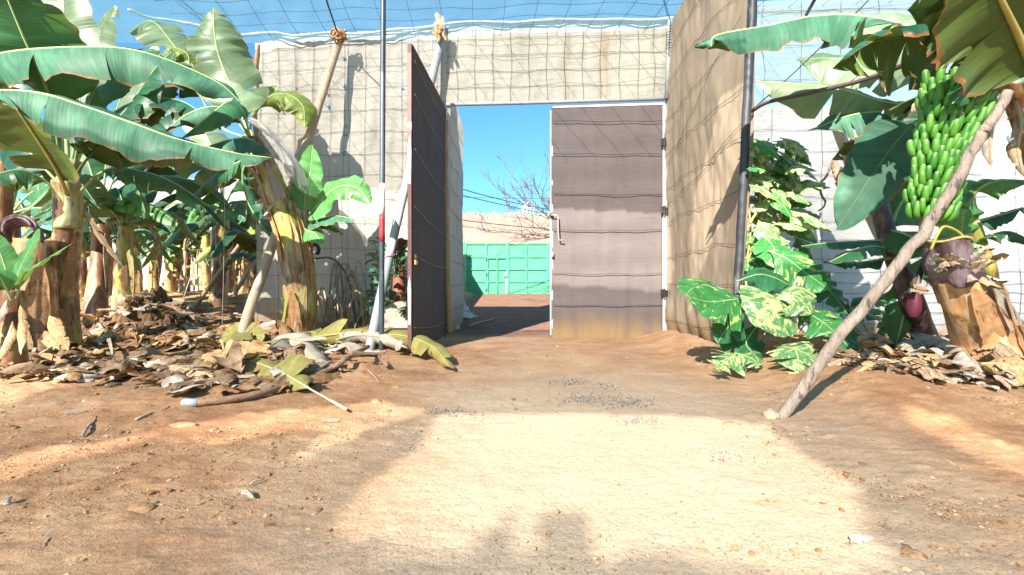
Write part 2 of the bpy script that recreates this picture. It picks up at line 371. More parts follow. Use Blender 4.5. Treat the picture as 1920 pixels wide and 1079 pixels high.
# ---- netting wall left of the gate
def lw(u, v):
    px = 482+u*(845-482); a = G(px, 640)
    top = CH-((78-26*u**0.6)-CY)/F*Dg(px)
    base = float(H(a.x, a.y))-0.04
    p = G(px, 300); p.z = base+(top-base)*v
    if v < 0.12 and u < 0.75: p += WN*(0.12-v)*1.2*(0.5+mn.noise(Vector((u*9, 0, 0))))
    return p
tl, fl = net_wall('netting_wall', 'cream netting wall with rust streaks and wire grid left of the gate', 'netting wall', lw, WN, 150, 150, M['net'],
         [0.03, 0.115, 0.20, 0.29, 0.38, 0.475, 0.56, 0.655, 0.75, 0.84, 0.93], [0.09, 0.17, 0.26, 0.35, 0.43, 0.51, 0.585, 0.66, 0.735, 0.81, 0.885, 0.955], 0.11, 1.0,
         diag=((0.05, 0.6, 0.45, 0.86, 0.02), (0.62, 0.35, 0.95, 0.72, 0.01), (0.7, 0.35, 0.8, 0.62, 0.01), (0.44, 0.02, 0.455, 0.98, 0)))
mb = MB()                                                # brown torn selvedge along its outer edge
ed = [fl(0.0, v)+Vector((0.01*math.sin(v*40), -0.02, 0)) for v in np.linspace(0.45, 0.99, 40)]
tube(mb, ed, [0.035+0.02*mn.noise(Vector((i*0.5, 1, 2))) for i in range(40)], 7)
mb.build('torn_edge', M['tie'], tl)
mb = MB(); rng = random.Random(5)
for i in range(16):
    u, v = rng.choice([0.44, 0.45, 0.46, 0.2, 0.06, 0.37, 0.75]), rng.uniform(0.45, 0.93)
    c = fl(u, v)+WN*0.03
    box(mb, c, WD*rng.uniform(0.012, 0.025), WN*0.003, Vector((0.004, 0, rng.uniform(0.012, 0.03))))
mb.build('repair_patch', plain_mat('blue_tape', (0.16, 0.30, 0.5), 0.6, 0.3, 9), tl)

# ---- panel above the gate
def lp(u, v):
    px = 838+u*(1254-838); pb = G(px, 199-u*8)
    top = CH-((52-13*math.sin(u*1.6))-CY)/F*Dg(px)
    p = pb.copy(); p.z = pb.z+(top-pb.z)*v; p += WN*0.05
    return p
net_wall('netting_panel', 'rust stained netting panel wired above the gate opening', 'netting panel', lp, WN, 120, 50, M['net_lintel'],
         [0.05, 0.13, 0.21, 0.29, 0.37, 0.45, 0.53, 0.61, 0.69, 0.775, 0.86, 0.93], [0.2, 0.4, 0.6, 0.8], 0.08, 4.0)

# ---- tan wall along the right of the gateway
pa, pb_ = G(1250, 640), P(1397, 640, 4.5)
SW = (pb_-pa); SW.z = 0; SWL = SW.length; SW.normalize(); SN = Vector((SW.y, -SW.x, 0)); SN = SN if SN.x < 0 else -SN
def rw(u, v):
    q = pa+SW*SWL*u
    q.z = float(H(q.x, q.y))*0.4-0.02
    top = 4.85
    # the cloth hugs a leaning pole at its near edge and is gathered in at the foot
    lean = Vector((0.02, 0, 0))*0
    zz = q.z+(top-q.z)*v
    k = u**3
    q = Vector((q.x+k*(0.115*(zz-0.8)/2.4 if zz > 0.8 else -0.06*(0.8-zz)/0.8), q.y, zz))
    if v < 0.13: q += SN*(-0.16)*(1-v/0.13)**1.5*math.sin(u*math.pi)*0.9+SN*0.06*math.sin(v/0.13*math.pi)*(0.5+0.5*math.sin(u*37))
    return q
ts, fs = net_wall('netting_wall', 'tan netting wall gathered on a pole right of the gate', 'netting wall', rw, SN, 90, 160, M['net_tan'],
         [0.02], [0.06, 0.17, 0.26, 0.37, 0.48, 0.59, 0.70, 0.82, 0.92], 0.07, 9.0, wr=0.0026, sag=0.014,
         diag=((0.0, 0.42, 1.0, 0.52, 0.02), (0.05, 0.55, 0.9, 0.75, 0.015)))

# ---- netting walls of the passage outside
def ow(u, v):
    a = G(838, 600)+Vector((0.0, 0.12, 0)); b = P(868, 600, 9.6)
    q = a.lerp(b, u); z0 = float(H(q.x, q.y))-0.03
    q.z = z0+(4.2-z0)*v; return q
net_wall('netting_wall', 'pale netting wall of the passage outside, behind the open dark gate leaf', 'netting wall', ow, Vector((0.98, -0.15, 0)), 40, 80, M['net'],
         [], [0.1, 0.2, 0.3, 0.4, 0.5, 0.6, 0.7, 0.8, 0.9], 0.06, 14.0, wr=0.0035)
t = thing('boundary_wall', 'unseen low wall added for its shadow on the left of the green gate', 'wall', (-2.75, 15, 0))  # hidden from the camera, added only to shade part of the green gate
mb = MB(); box(mb, (-2.75, 15.4, 1.2), (0.12, 0, 0), (0, 5.3, 0), (0, 0, 1.5)); mb.build('wall', plain_mat('render', (0.6, 0.52, 0.45), 0.9, 0.15, 2), t)

# ---- white netting wall behind the bananas on the right
def bw(u, v):
    x = 2.6+u*5.2; y = 6.55-0.05*x; z0 = float(H(x, y))-0.05
    return Vector((x, y, z0+(3.35-z0)*v))
net_wall('netting_wall', 'white netting wall with cracks and wire behind the bunch of bananas', 'netting wall', bw, Vector((-0.05, -1, 0)), 120, 80, M['net_white'],
         [0.05, 0.2, 0.33, 0.48, 0.66, 0.83], [0.06, 0.11, 0.15, 0.19, 0.23, 0.28, 0.34, 0.42, 0.5, 0.6, 0.7, 0.8, 0.9], 0.10, 17.0, sag=0.02)
def bw2(u, v):
    x = 2.5+u*5.3; y = 6.62-0.05*x
    return Vector((x, y, 3.25+1.62*v))
M['net_upper'] = net_mat('thin_blue_netting', (0.60, 0.74, 0.74), stain_amt=0.0, transl=0.5, transp=0.3, seed=5, weave=False)
net_wall('netting_panel', 'thin bluish netting panel over the white netting wall, under the roof', 'netting panel', bw2, Vector((-0.05, -1, 0)), 90, 30, M['net_upper'],
         [0.1, 0.2, 0.3, 0.4, 0.5, 0.6, 0.7, 0.8, 0.9], [0.3, 0.6, 0.9], 0.06, 21.0)
# ---- pale wall far behind the plantation
def fw(u, v):
    x = -17+u*13.5; y = 17.5; z0 = float(H(x, y))-0.05
    return Vector((x, y, z0+4.4*v))
net_wall('netting_wall', 'far pale netting wall seen between the trunks of the plantation', 'netting wall', fw, Vector((0, -1, 0)), 80, 20, net_mat('far_netting', (0.42, 0.38, 0.35), stain_amt=0.3, transl=0.1),
         [], [0.5], 0.1, 25.0)

# ================================================================== roof of netting, with holes shaped to let the wanted sun patches through
RZ = 4.84
def roof_pt(p):                                            # where the sunlight that reaches p comes through the roof
    t = (RZ-p.z)/(-sd.z); return (p.x-sd.x*t, p.y-sd.y*t)
gaps = []
def gap(pts): gaps.append([roof_pt(p) for p in pts])
gap([gp(x, y) for x, y in ((835, 772), (1000, 776), (1200, 775), (1430, 790), (1580, 900), (1660, 1040), (1540, 1085), (1300, 1040), (1115, 1040), (1105, 965), (1010, 960), (995, 1030), (960, 960), (900, 1030), (610, 1000), (700, 900), (770, 860))])  # notches in the near edge imitate the bumps of a small cast shadow
gap([gp(x, y) for x, y in ((0, 860), (330, 800), (520, 768), (700, 752), (800, 766), (700, 800), (560, 868), (640, 800), (540, 800), (420, 830), (330, 815), (180, 845), (0, 900))])
gap([gp(x, y) for x, y in ((-300, 800), (0, 762), (130, 722), (200, 690), (140, 672), (0, 690), (-300, 700))])
gap([gp(x, y) for x, y in ((1690, 760), (1790, 790), (1920, 850), (1990, 930), (1900, 900), (1780, 840), (1700, 790))])
gap([G(x, y) for x, y in ((520, 640), (520, 350), (845, 365), (1030, 385), (1240, 400), (1262, 405), (1262, 545), (1030, 535), (845, 540), (770, 640))])
gap([P(1300, 390, 6.1), P(1352, 190, 5.2), P(1400, 140, 4.6), P(1400, 330, 4.6), P(1350, 420, 5.2), P(1290, 590, 6.1)])
gap([P(1420, 420, 6.2), P(1560, 420, 6.2), P(1560, 620, 6.2), P(1440, 620, 6.2)])
gap([P(1385, 250, 4.8), P(1530, 250, 4.8), P(1540, 540, 4.5), P(1385, 540, 4.5)])
gap([P(1850, 230, 6.2), P(2000, 230, 6.2), P(2000, 560, 6.2), P(1850, 470, 6.2)])
def inside(px, py, poly):
    c = np.zeros(px.shape, bool); n = len(poly)
    for i in range(n):
        x0, y0 = poly[i]; x1, y1 = poly[(i+1) % n]
        with np.errstate(divide='ignore', invalid='ignore'):
            c ^= ((y0 > py) != (y1 > py)) & (px < (x1-x0)*(py-y0)/(y1-y0+1e-12)+x0)
    return c
def roof():
    st = 0.06
    xs = np.arange(-8.6, 9.5, st); ys = np.arange(-9.5, 7.45, st)
    X, Y = np.meshgrid(xs, ys)
    Z = RZ+0.10*fbm(X*0.7, Y*0.7, 3, 3)+0.05*np.abs(fbm(X*2.2+Y*1.3, Y*0.9, 3, 8))+0.02*fbm(X*6, Y*6, 2, 4)
    edge = 7.257-0.066*X-0.05
    Z = Z-0.02
    idx = np.arange(X.size).reshape(X.shape)
    cxm = X[:-1, :-1]+st/2; cym = Y[:-1, :-1]+st/2
    jx = cxm+0.05*(vnoise(cxm*5, cym*5, 3)-0.5); jy = cym+0.08*(vnoise(cxm*4, cym*4, 5)-0.5)
    keep = cym < 7.257-0.066*cxm-0.03
    for g in gaps: keep &= ~inside(jx, jy, g)
    f = np.stack([idx[:-1, :-1], idx[:-1, 1:], idx[1:, 1:], idx[1:, :-1]], -1)[keep]
    v = np.stack([X, Y, Z], -1).reshape(-1, 3)
    used = np.unique(f); remap = -np.ones(len(v), int); remap[used] = np.arange(len(used))
    t = thing('netting_roof', 'blue netting roof with wire grid and gaps shaped for the sun patches in the yard', 'netting roof', (0, 0, RZ))
    mb = MB(); mb.add([tuple(q) for q in v[used]], [tuple(q) for q in remap[f].tolist()]); mb.build('netting', M['net_roof'], t)
    wb = MB()
    for x in np.arange(-4.7, 6.5, 0.45):
        tube(wb, [Vector((x+(7.2-y)*0.12+0.02*math.sin(y*3+x), y, RZ-0.035-0.03*abs(math.sin(y*2.1+x)))) for y in np.linspace(4.6, 7.2, 16)], 0.0030, 4)
    for y in (7.0, 6.72, 6.45, 6.15):
        tube(wb, [Vector((x, y-0.03*math.sin(x*2)-0.066*x*0.6, RZ-0.035+0.02*math.sin(x*5+y))) for x in np.linspace(-5, 6.5, 60)], 0.0028, 4)
    tube(wb, [P(635, 68, 7.15), P(608, -10, 6.3)], 0.012, 5); tube(wb, [P(1258, 42, 7.0), P(1243, -10, 6.3)], 0.010, 5); tube(wb, [P(1265, 45, 7.0), P(1290, -10, 6.3)], 0.006, 5)
    tube(wb, [P(380, 30, 6.9), P(318, -10, 6.3)], 0.008, 5)
    wb.build('wire_grid', M['wire'], t)
    hb = MB()                                             # rolled hem where the roof meets the walls
    pts = [P(240, 18, 6.75), P(275, 32, 6.95), P(330, 40, 7.15), P(400, 55, 7.35), P(440, 66, 7.4)]+[G(x, y, 0.09) for x, y in ((480, 70), (520, 67), (560, 73), (620, 68), (680, 70), (740, 62), (800, 58), (850, 50), (900, 47), (960, 49), (1010, 45), (1060, 43), (1110, 44), (1160, 43), (1210, 45), (1262, 40))]
    pth = cr(pts, 120)
    tube(hb, pth, [0.022+0.016*mn.noise(Vector((i*0.31, 0, 5))) for i in range(120)], 7)
    pth = [p+Vector((0, 0.0, -0.055+0.02*math.sin(i*0.6))) for i, p in enumerate(pth)]
    hb.build('hem', M['hem'], t)
    h2 = MB(); tube(h2, pth[34:], 0.011, 5); h2.build('hem_rope', M['wire'], t)
    h3 = MB(); tube(h3, cr([P(1420, 20, 6.5), P(1500, 24, 6.48), P(1580, 22, 6.46), P(1680, 26, 6.44), P(1800, 24, 6.42), P(1990, 26, 6.4)], 60), [0.028+0.012*mn.noise(Vector((i*0.4, 3, 5))) for i in range(60)], 7); h3.build('hem', M['hem'], t)
roof()

# ================================================================== gate
def gate_leaf_right():
    t = thing('gate_leaf', 'closed right gate leaf of lilac brown mesh with a bent rod handle', 'gate leaf', G(1137, 636))
    a, b, c, d = G(1034, 634, .02), G(1240, 636, .02), G(1240, 199, .02), G(1034, 205, .02)
    def s(u, v):
        p = a.lerp(b, u).lerp(d.lerp(c, u), v)
        return p+WN*(0.012*mn.noise(Vector((u*5, v*9, 1)))+0.008*mn.noise(Vector((u*14, v*4, 7)))+0.006*math.cos(v*2*math.pi*8))
    mb = MB(); sheet(mb, s, 50, 110); mb.build('mesh_panel', M['fab_lilac'], t)
    mb = MB(); th = 0.045
    ai, bi, ci, di = [p-WN*0.035 for p in (a, b, c, d)]
    bar(mb, ai+Vector((0, 0, .02)), bi+Vector((0, 0, .02)), 0.04, th, WN)
    bar(mb, di, ci, 0.04, th, WN); bar(mb, bi+Vector((0, 0, .045)), ci-Vector((0, 0, .025)), 0.04, th, WN)
    for v in (0.33, 0.66): bar(mb, ai.lerp(di, v)+WD*.03, bi.lerp(ci, v)-WD*.03, 0.036, 0.03, WN)
    mb.build('frame', M['rust_frame'], t, False, bev=0.004)
    mb = MB(); bar(mb, a-WN*0.035+Vector((0, 0, .045)), d-WN*0.035-Vector((0, 0, .025)), 0.062, 0.05, WN); mb.build('lock_stile', M['galv'], t, False, bev=0.004)
    mb = MB(); bar(mb, a-Vector((0, 0, .035))-WN*0.01, b-Vector((0, 0, .035))-WN*0.01, 0.06, 0.05, WN); mb.build('bottom_rail', M['ochre'], t, False, bev=0.006)
    mb = MB()
    for py in (228, 289, 364, 431, 512, 571):
        pts = []
        for q in np.linspace(0, 1, 30):
            px = 1036+q*203; pts.append(G(px, py+1.5*math.sin(q*3.1)+(1 if py != 364 else 2*q)+0.8*math.sin(q*14+py), 0.055))
        tube(mb, pts, 0.0048, 4)
    mb.build('wire', M['wire'], t)
    mb = MB()
    tube(mb, [G(1030, 405, .05), G(1034, 405, .09), G(1045, 406, .09), G(1046, 412, .09), G(1046, 430, .09), G(1047, 450, .09), G(1049, 452, .09), G(1056, 452, .09)], 0.010, 8)
    mb.build('handle', plain_mat('handle_rod', (0.30, 0.24, 0.20), 0.5, 0.2, 9), t)
    mb = MB(); box(mb, G(1033, 404, .06), WD*.02, WN*.03, (0, 0, .025)); mb.build('latch', M['black_plastic'], t, False, bev=.004)
    mb = MB(); box(mb, G(1035, 478, .06), WD*.02, WN*.02, (0, 0, .035)); mb.build('bolt', M['galv'], t, False, bev=.004)
    for py in (270, 396, 549):
        mb = MB(); c0 = G(1243, py, .085)
        tube(mb, [c0-Vector((0, 0, .07)), c0+Vector((0, 0, .07))], 0.02, 10)
        box(mb, c0-WD*.03, WD*.025, WN*.008, (0, 0, .05)); box(mb, c0+WD*.03, WD*.022, WN*.008, (0, 0, .04))
        mb.build('hinge', M['black_plastic'], t, False, bev=.003)
gate_leaf_right()
def gate_leaf_left():
    t = thing('gate_leaf', 'left gate leaf of dark brown mesh swung open towards the yard', 'gate leaf', (-1.15, 6.3, 0))
    hb, ht = P(833, 634, 7.25), P(833, 204, 7.25)
    nb, ntp = P(769, 655, 5.46), P(769, 84, 5.46); nb.z = 0.06; hb.z = 0.02
    n = (nb-hb).cross(Vector((0, 0, 1))).normalized(); n = n if n.x > 0 else -n
    d = (nb-hb).normalized()
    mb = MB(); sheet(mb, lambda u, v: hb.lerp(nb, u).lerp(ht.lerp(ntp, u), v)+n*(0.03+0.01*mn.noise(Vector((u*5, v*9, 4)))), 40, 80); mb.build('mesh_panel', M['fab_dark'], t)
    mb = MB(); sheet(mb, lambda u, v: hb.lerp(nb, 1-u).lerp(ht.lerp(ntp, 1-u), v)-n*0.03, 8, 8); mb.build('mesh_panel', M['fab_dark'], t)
    mb = MB(); bar(mb, nb, ntp, 0.05, 0.055, n); mb.build('lock_stile', M['rust_frame'], t, False, bev=.004)
    mb = MB(); bar(mb, hb, ht, 0.05, 0.055, n); bar(mb, ht.lerp(ntp, .02), ht.lerp(ntp, .98), 0.05, 0.04, n); bar(mb, hb.lerp(ht, .5)+d*.03, nb.lerp(ntp, .5)-d*.03, 0.04, 0.04, n)
    mb.build('frame', M['rust_frame'], t, False, bev=.004)
    mb = MB(); bar(mb, hb.lerp(nb, .02), hb.lerp(nb, .98), 0.055, 0.05, n); mb.build('bottom_rail', plain_mat('worn_wood', (0.34, 0.23, 0.13), .8, .3, 9), t, False, bev=.004)
    mb = MB()
    for (v0, v1) in ((0.07, 0.07), (0.30, 0.31), (0.44, 0.47), (0.62, 0.66), (0.80, 0.84), (0.93, 0.95)):
        tube(mb, [hb.lerp(nb, u).lerp(ht.lerp(ntp, u), v0+(v1-v0)*u-0.012*math.sin(u*3.14))+n*0.05 for u in np.linspace(0.01, 0.99, 16)], 0.0035, 4)
    mb.build('wire', M['wire_pale'], t)
    mb = MB(); c = nb.lerp(ntp, 0.285)+n*0.05+d*(-.04)
    tube(mb, [c+Vector((0, 0, .05)), c+Vector((0, 0, .09))+d*.0, c+Vector((0, 0, .10))-d*.02, c+Vector((0, 0, .09))-d*.045, c+Vector((0, 0, .04))-d*.045], .006, 6)
    box(mb, c-d*.022, d*.035, n*.012, (0, 0, .028)); mb.build('padlock', plain_mat('brass', (0.5, 0.32, 0.1), .4, .2, 9, metal=.6), t, False, bev=.004)
    for v in (0.62, 0.16):
        mb = MB(); p0 = nb.lerp(ntp, v-.08)+d*.031; p1 = nb.lerp(ntp, v+.08)+d*.031
        w_ = n*.02
        mb.add([p0-w_*.6, p0+w_*.7, p1.lerp(p0, .3)+w_, p1+w_*.1, p1.lerp(p0, .25)-w_], [(0, 1, 2, 3, 4)]); mb.build('peeled_paint', M['white_paint'], t, False)
gate_leaf_left()
t = thing('gateway', 'white painted gate frame with pale tubular lintel around the gateway', 'gateway', G(1245, 638))
mb = MB(); bar(mb, G(1246, 640, .0), G(1246, 193, .0), .05, .06, WN); mb.build('post', M['white_paint'], t, False, bev=.004)
mb = MB(); bar(mb, G(1036, 201, .0), G(1243.4, 195, .0), .06, .05, WN); mb.build('head_rail', M['white_paint'], t, False, bev=.004)
mb = MB(); tube(mb, [G(834, 199, .05), G(940, 197, .055), G(1040, 194.5, .055), G(1255, 188, .05)], .028, 10); mb.build('lintel_tube', M['galv'], t)
mb = MB(); tube(mb, [G(835.5, 640, .05), G(835.5, 200, .05)], .022, 10); mb.build('post', M['white_paint'], t)
mb = MB(); tube(mb, [G(832, 200, .12), G(834, 52, .12)], .03, 10); mb.build('post', M['galv'], t)
mb = MB(); tube(mb, [G(812, 180, .03), G(810, 70, .03)], .022, 8); mb.build('post', M['galv'], t)
mb = MB(); tube(mb, [G(1247, 190, .1), G(1253, 45, .1)], .035, 10)
for i in range(7): 
    c = G(1251.5-i*0.2, 70+i*5, .1); tube(mb, [c+Vector((.042*math.cos(a), .042*math.sin(a), .004*a)) for a in np.linspace(0, 6.3, 12)], .006, 4)
mb.build('post', M['galv'], t)
t = tag(MB() and (lambda m: (tube(m, cr([G(843, 625, .06), G(842, 560, .08), G(838, 470, .06), G(836.5, 360, .08), G(836, 230, .09)], 40), [.05+.012*mn.noise(Vector((i*.4, 2, 1))) for i in range(40)], 8), m)[1])(MB()).build('board', M['ochre'], None, org=G(843, 625)), 'ochre upright board propped at the hinge side of the dark open leaf', 'board')

# ================================================================== poles and pipes
def pole(name, label, cat, pts, r0, r1, mat, n=24, wob=0.0, seed=0, parts=()):
    t = thing(name, label, cat, pts[0]); path = cr(pts, n); rng = random.Random(seed)
    path = [p+Vector((mn.noise(Vector((i*.35, seed, 0))), mn.noise(Vector((i*.35, seed, 5))), 0))*wob for i, p in enumerate(path)]
    rad = [(r0+(r1-r0)*i/(n-1))*(1+ (0.12*mn.noise(Vector((i*.8, seed, 9))) if wob else 0)) for i in range(n)]
    mb = MB(); tube(mb, path, rad, 14); mb.build('shaft', mat, t)
    for (nm, q0, q1, k, m) in parts:
        mb = MB(); i0 = q0*(n-1); seg = [path[int(i0)].lerp(path[min(n-1, int(i0)+1)], i0-int(i0))]
        i1 = q1*(n-1); seg += [path[i] for i in range(int(i0)+1, int(i1)+1)]+[path[int(i1)].lerp(path[min(n-1, int(i1)+1)], i1-int(i1))]
        tube(mb, seg, r0*k, 14); mb.build(nm, m, t)
    return t
b = gp(715, 656); tp = P(719, -60, b.y+.02)
def qz(py): return (CH-(py-CY)/F*b.y-b.z)/(tp.z-b.z)
pole('steel_pole', 'dark steel pole with a red and a white painted band', 'pole', [b-Vector((0, 0, .1)), b.lerp(tp, .5), tp], .034, .034, M['steel_dark'], 30,
     parts=(('red_band', qz(457)+.012, qz(409)+.012, 1.06, M['red_paint']), ('white_band', qz(409)+.013, qz(352)+.012, 1.05, M['white_paint'])))
b = gp(691, 657)
pole('plastic_pipe', 'fat grey plastic pipe leaning behind the dark gate leaf', 'pipe', [b-Vector((0, 0, .05)), P(725, 505, 6.25), P(760, 352, 6.75), P(830, 66, 7.12)], .062, .062, M['galv'], 24)
t = thing('tie_band', 'thin pink cord tied round the fat grey plastic pipe', 'cord', P(731, 480, 6.3))
mb = MB(); c = P(730, 482, 6.33); tube(mb, [c+Vector((.075*math.cos(a), .075*math.sin(a), .03*math.cos(a)+.01*math.sin(3*a))) for a in np.linspace(0, 6.28, 20)], .007, 5); mb.build('cord', plain_mat('pink_cord', (.5, .22, .2), .8), t)
b = gp(440, 652)
pole('wooden_prop', 'thick wooden prop leaning up to the netting wall behind the banana trunk', 'pole', [b-Vector((0, 0, .08)), P(512, 456, 6.5), P(575, 270, 6.85), P(637, 74, 7.2)], .068, .058, M['wood'], 30, .012, 3)
tag_tie = MB()
for i in range(7):
    c = P(637, 70, 7.15)+Vector((random.Random(i).uniform(-.05, .05), -.05, random.Random(i+9).uniform(-.06, .06)))
    tube(tag_tie, [c+Vector((.075*math.cos(a+i), .075*math.sin(a+i), .05*math.sin(a*2+i))) for a in np.linspace(0, 6.3, 16)], .016, 6)
tag(tag_tie.build('rag_knot', M['tie'], None, org=P(637, 70, 7.15)), 'brown rag knot tying the wooden prop to the roof hem', 'rag')
b = gp(1384, 692)
pole('black_pole', 'weathered black pole leaning at the edge of the tan netting wall', 'pole', [b-Vector((0, 0, .1)), P(1383, 540, 4.5), P(1396, 300, 4.48), P(1412, -40, 4.46)], .036, .044, M['steel_black'], 30, .012, 5)
b = gp(1458, 782)
pole('wooden_prop', 'long crooked grey wooden prop leaning up past the bunch of bananas', 'pole', [b-Vector((.01, 0, .06)), P(1560, 650, 2.68), P(1665, 520, 2.58), P(1735, 430, 2.52), P(1790, 345, 2.46), P(1835, 260, 2.42), P(1858, 228, 2.40), P(1893, 172, 2.38)], .035, .023, M['branch'], 60, .016, 8)
mb = MB(); p = cr([P(1408, 210, 4.5), P(1440, 192, 4.3), P(1520, 174, 3.9), P(1620, 150, 3.5), P(1720, 112, 3.1), P(1830, 65, 2.75), P(1990, -10, 2.4)], 50)
tube(mb, p, .019, 8); tag(mb.build('irrigation_hose', M['hose'], None, org=p[0]), 'brown irrigation hose strung from the black pole over the banana leaves', 'hose')
mb = MB(); p = cr([P(1410, 206, 4.45), P(1480, 145, 4.2), P(1560, 68, 3.9), P(1627, 2, 3.7), P(1660, -40, 3.6)], 30)
tube(mb, p, .0055, 6); tag(mb.build('guy_wire', M['wire'], None, org=p[0]), 'thin dark guy wire running up from the black pole to the roof', 'wire')
mb = MB(); p = [P(1512, 28, 5.6), P(1534, -12, 5.2)]
tube(mb, p, .02, 8); tag(mb.build('roof_stay', M['hose'], None, org=p[0]), 'short brown stay under the roof left of the long pale banana leaf', 'stay')
mb = MB(); p = [P(1896, 255, 5.4), P(1960, 395, 5.0)]
tube(mb, p, .045, 12); tag(mb.build('plastic_pipe', M['galv'], None, org=p[1]), 'pale pipe slanting across the white netting wall at the right', 'pipe')
mb = MB(); p = [P(1570, 240, 4.9), P(1628, 395, 4.7), P(1690, 520, 4.55), gp(1752, 655)]
tube(mb, cr(p, 20), .052, 12); tag(mb.build('wooden_post', plain_mat('grey_post', (.5, .45, .42), .8, .2, 8, (3, 3, .5)), None, org=p[3]), 'pale slanting post behind the broad hanging banana leaf', 'post')
for i, (x0, x1, y0, y1, D, lab) in enumerate(((422, 416, 300, 640, 5.6, 'thin string hanging in front of the wooden prop'), (461, 461, 360, 418, 5.8, 'short pale string hanging beside the leaning banana trunk'))):
    mb = MB(); p = cr([P(x0, y0, D), P((x0+x1)/2+1, (y0+y1)/2, D), P(x1, y1, D)], 12); tube(mb, p, .004, 5)
    tag(mb.build('string', M['wire_pale'], None, org=p[-1]), lab, 'string')

# ================================================================== outside the gate
def green_gate():
    Y = 21.0; X = lambda px: (px-CX)/F*Y; Z = lambda py: CH-(py-CY)/F*Y
    t = thing('green_gate', 'green sheet metal yard gate of sixteen panels with a wicket door', 'gate', (X(950), Y, Z(554)))
    cols = [872, 912, 951.5, 987, 1028]
    rows = [457.5, 482, 505.5, 528.5, 553]
    for j0, j1 in ((0, 2), (2, 4)):
        mb = MB(); x0, x1 = X(cols[j0])+.01, X(cols[j1])-.01
        sheet(mb, lambda u, v: Vector((x0+(x1-x0)*u, Y+.02+.012*mn.noise(Vector((u*5+j0, v*6, 0))), Z(553)+(Z(457.5)-Z(553))*v)), 30, 30); lf = mb.build('leaf', M['grn'], t)
        fb = MB()
        for j in range(j0, j1+1): 
            xx = X(cols[j])+(.035 if j == j0 else -.035 if j == j1 else 0); bar(fb, (xx, Y, Z(552)), (xx, Y, Z(457)), .07, .08, (1, 0, 0))
        for r in rows: 
            for j in range(j0, j1):
                o = .072; bar(fb, (X(cols[j])+(o if j == j0 else o/2), Y-.004, Z(r)), (X(cols[j+1])-(o if j+1 == j1 else o/2), Y-.004, Z(r)), .065, .07, (0, 0, 1))
        fb.build('frame', M['grn_bar'], lf, False, bev=.005)
    mb = MB(); bar(mb, (X(932), Y-.05, Z(549)), (X(932), Y-.05, Z(477)), .05, .04, (1, 0, 0)); mb.build('drop_bolt', M['grn'], t, False)
    mb = MB()
    bar(mb, (X(914.5), Y-.045, Z(552)), (X(914.5), Y-.045, Z(484)), .05, .03, (1, 0, 0)); bar(mb, (X(915.5), Y-.05, Z(484)), (X(950), Y-.05, Z(484)), .05, .03, (0, 0, 1)); mb.build('wicket_frame', M['grn_bar'], t, False)
    for py in (487, 515.5, 544):
        mb = MB(); tube(mb, [(X(912.7), Y-.075, Z(py+3)), (X(912.7), Y-.075, Z(py-3))], .03, 8); mb.build('hinge', M['black_plastic'], t)
    mb = MB(); box(mb, (X(949), Y-.07, Z(515)), (.05, 0, 0), (0, .03, 0), (0, 0, .09)); bar(mb, (X(949), Y-.1, Z(517)), (X(943), Y-.1, Z(517)), .03, .03, (0, 0, 1)); mb.build('lock', M['galv'], t, False, bev=.005)
    mb = MB(); bar(mb, (X(949.5), Y-.05, Z(552)), (X(949.5), Y-.05, Z(524)), .05, .02, (1, 0, 0)); mb.build('worn_edge', M['white_paint'], t, False)
    for px in (869.5, 1030):
        mb = MB(); bar(mb, (X(px), Y+.05, Z(556)), (X(px), Y+.05, Z(453)), .09, .12, (1, 0, 0)); mb.build('post', M['grn'] if px < 900 else M['grn_bar'], t, False, bev=.01)
    mb = MB(); tube(mb, [(X(876), Y+.15, Z(457)), (X(876), Y+.15, Z(437))], .025, 6); mb.build('rod', M['galv'], t)
green_gate()
def back_wall():
    Y = 23.0; X = lambda px: (px-CX)/F*Y; Z = lambda py: CH-(py-CY)/F*Y
    t = thing('boundary_wall', 'pinkish netting clad wall standing behind the green gate', 'wall', (X(950), Y, 0.5))
    rng = random.Random(2)
    def s(u, v):
        x = -6+u*12; zt = Z(403)-.06*x*.4+.05*mn.noise(Vector((x*1.5, 0, 0))); z0 = .3
        z = z0+(zt-z0)*v; return Vector((x, Y+.05*mn.noise(Vector((x*1.3, z*.7, 3))), z))
    mb = MB(); sheet(mb, s, 90, 30); mb.build('wall', net_mat('pink_netting', (.28, .21, .175), stain_amt=.25, transl=.0, seed=20), t)
    mb = MB(); sheet(mb, lambda u, v: s(u, 1-v*.002)+Vector((0, v*.25, 0)), 60, 2); mb.build('coping', M['conc'], t)
    mb = MB()
    for x in np.linspace(-5, 5, 40):
        c = s((x+6)/12, 1)+Vector((rng.uniform(-.1, .1), .1, .02))
        r = rng.uniform(.03, .09); tube(mb, [c-Vector((r*1.6, 0, 0)), c+Vector((0, 0, r*.8)), c+Vector((r*1.6, 0, 0))], [r*.3, r, r*.4], 7)
    mb.build('rubble', M['hem'], t)
back_wall()
mb = MB(); X = lambda px: (px-CX)/F*23.4
for dx, hh in ((0, .55), (.18, .35), (-.2, .3), (.33, .25)):
    tube(mb, [Vector((X(988)+dx, 23.4, 4.4)), Vector((X(988)+dx+.03, 23.4, 4.65+hh)), Vector((X(988)+dx+.12, 23.4, 4.68+hh))], [.05, .04, .02], 7)
for k in range(5): bar(mb, Vector((X(988)-.3, 23.4, 4.72+k*.09)), Vector((X(988)+.3-.06*k, 23.4, 4.74+k*.09)), .03, .03, (0, 0, 1))
tag(mb.build('roof_antenna', plain_mat('pale_metal', (.7, .7, .7), .5), None, org=Vector((X(988), 23.4, 4.4))), 'whitish antenna cluster on top of the pinkish wall', 'antenna')
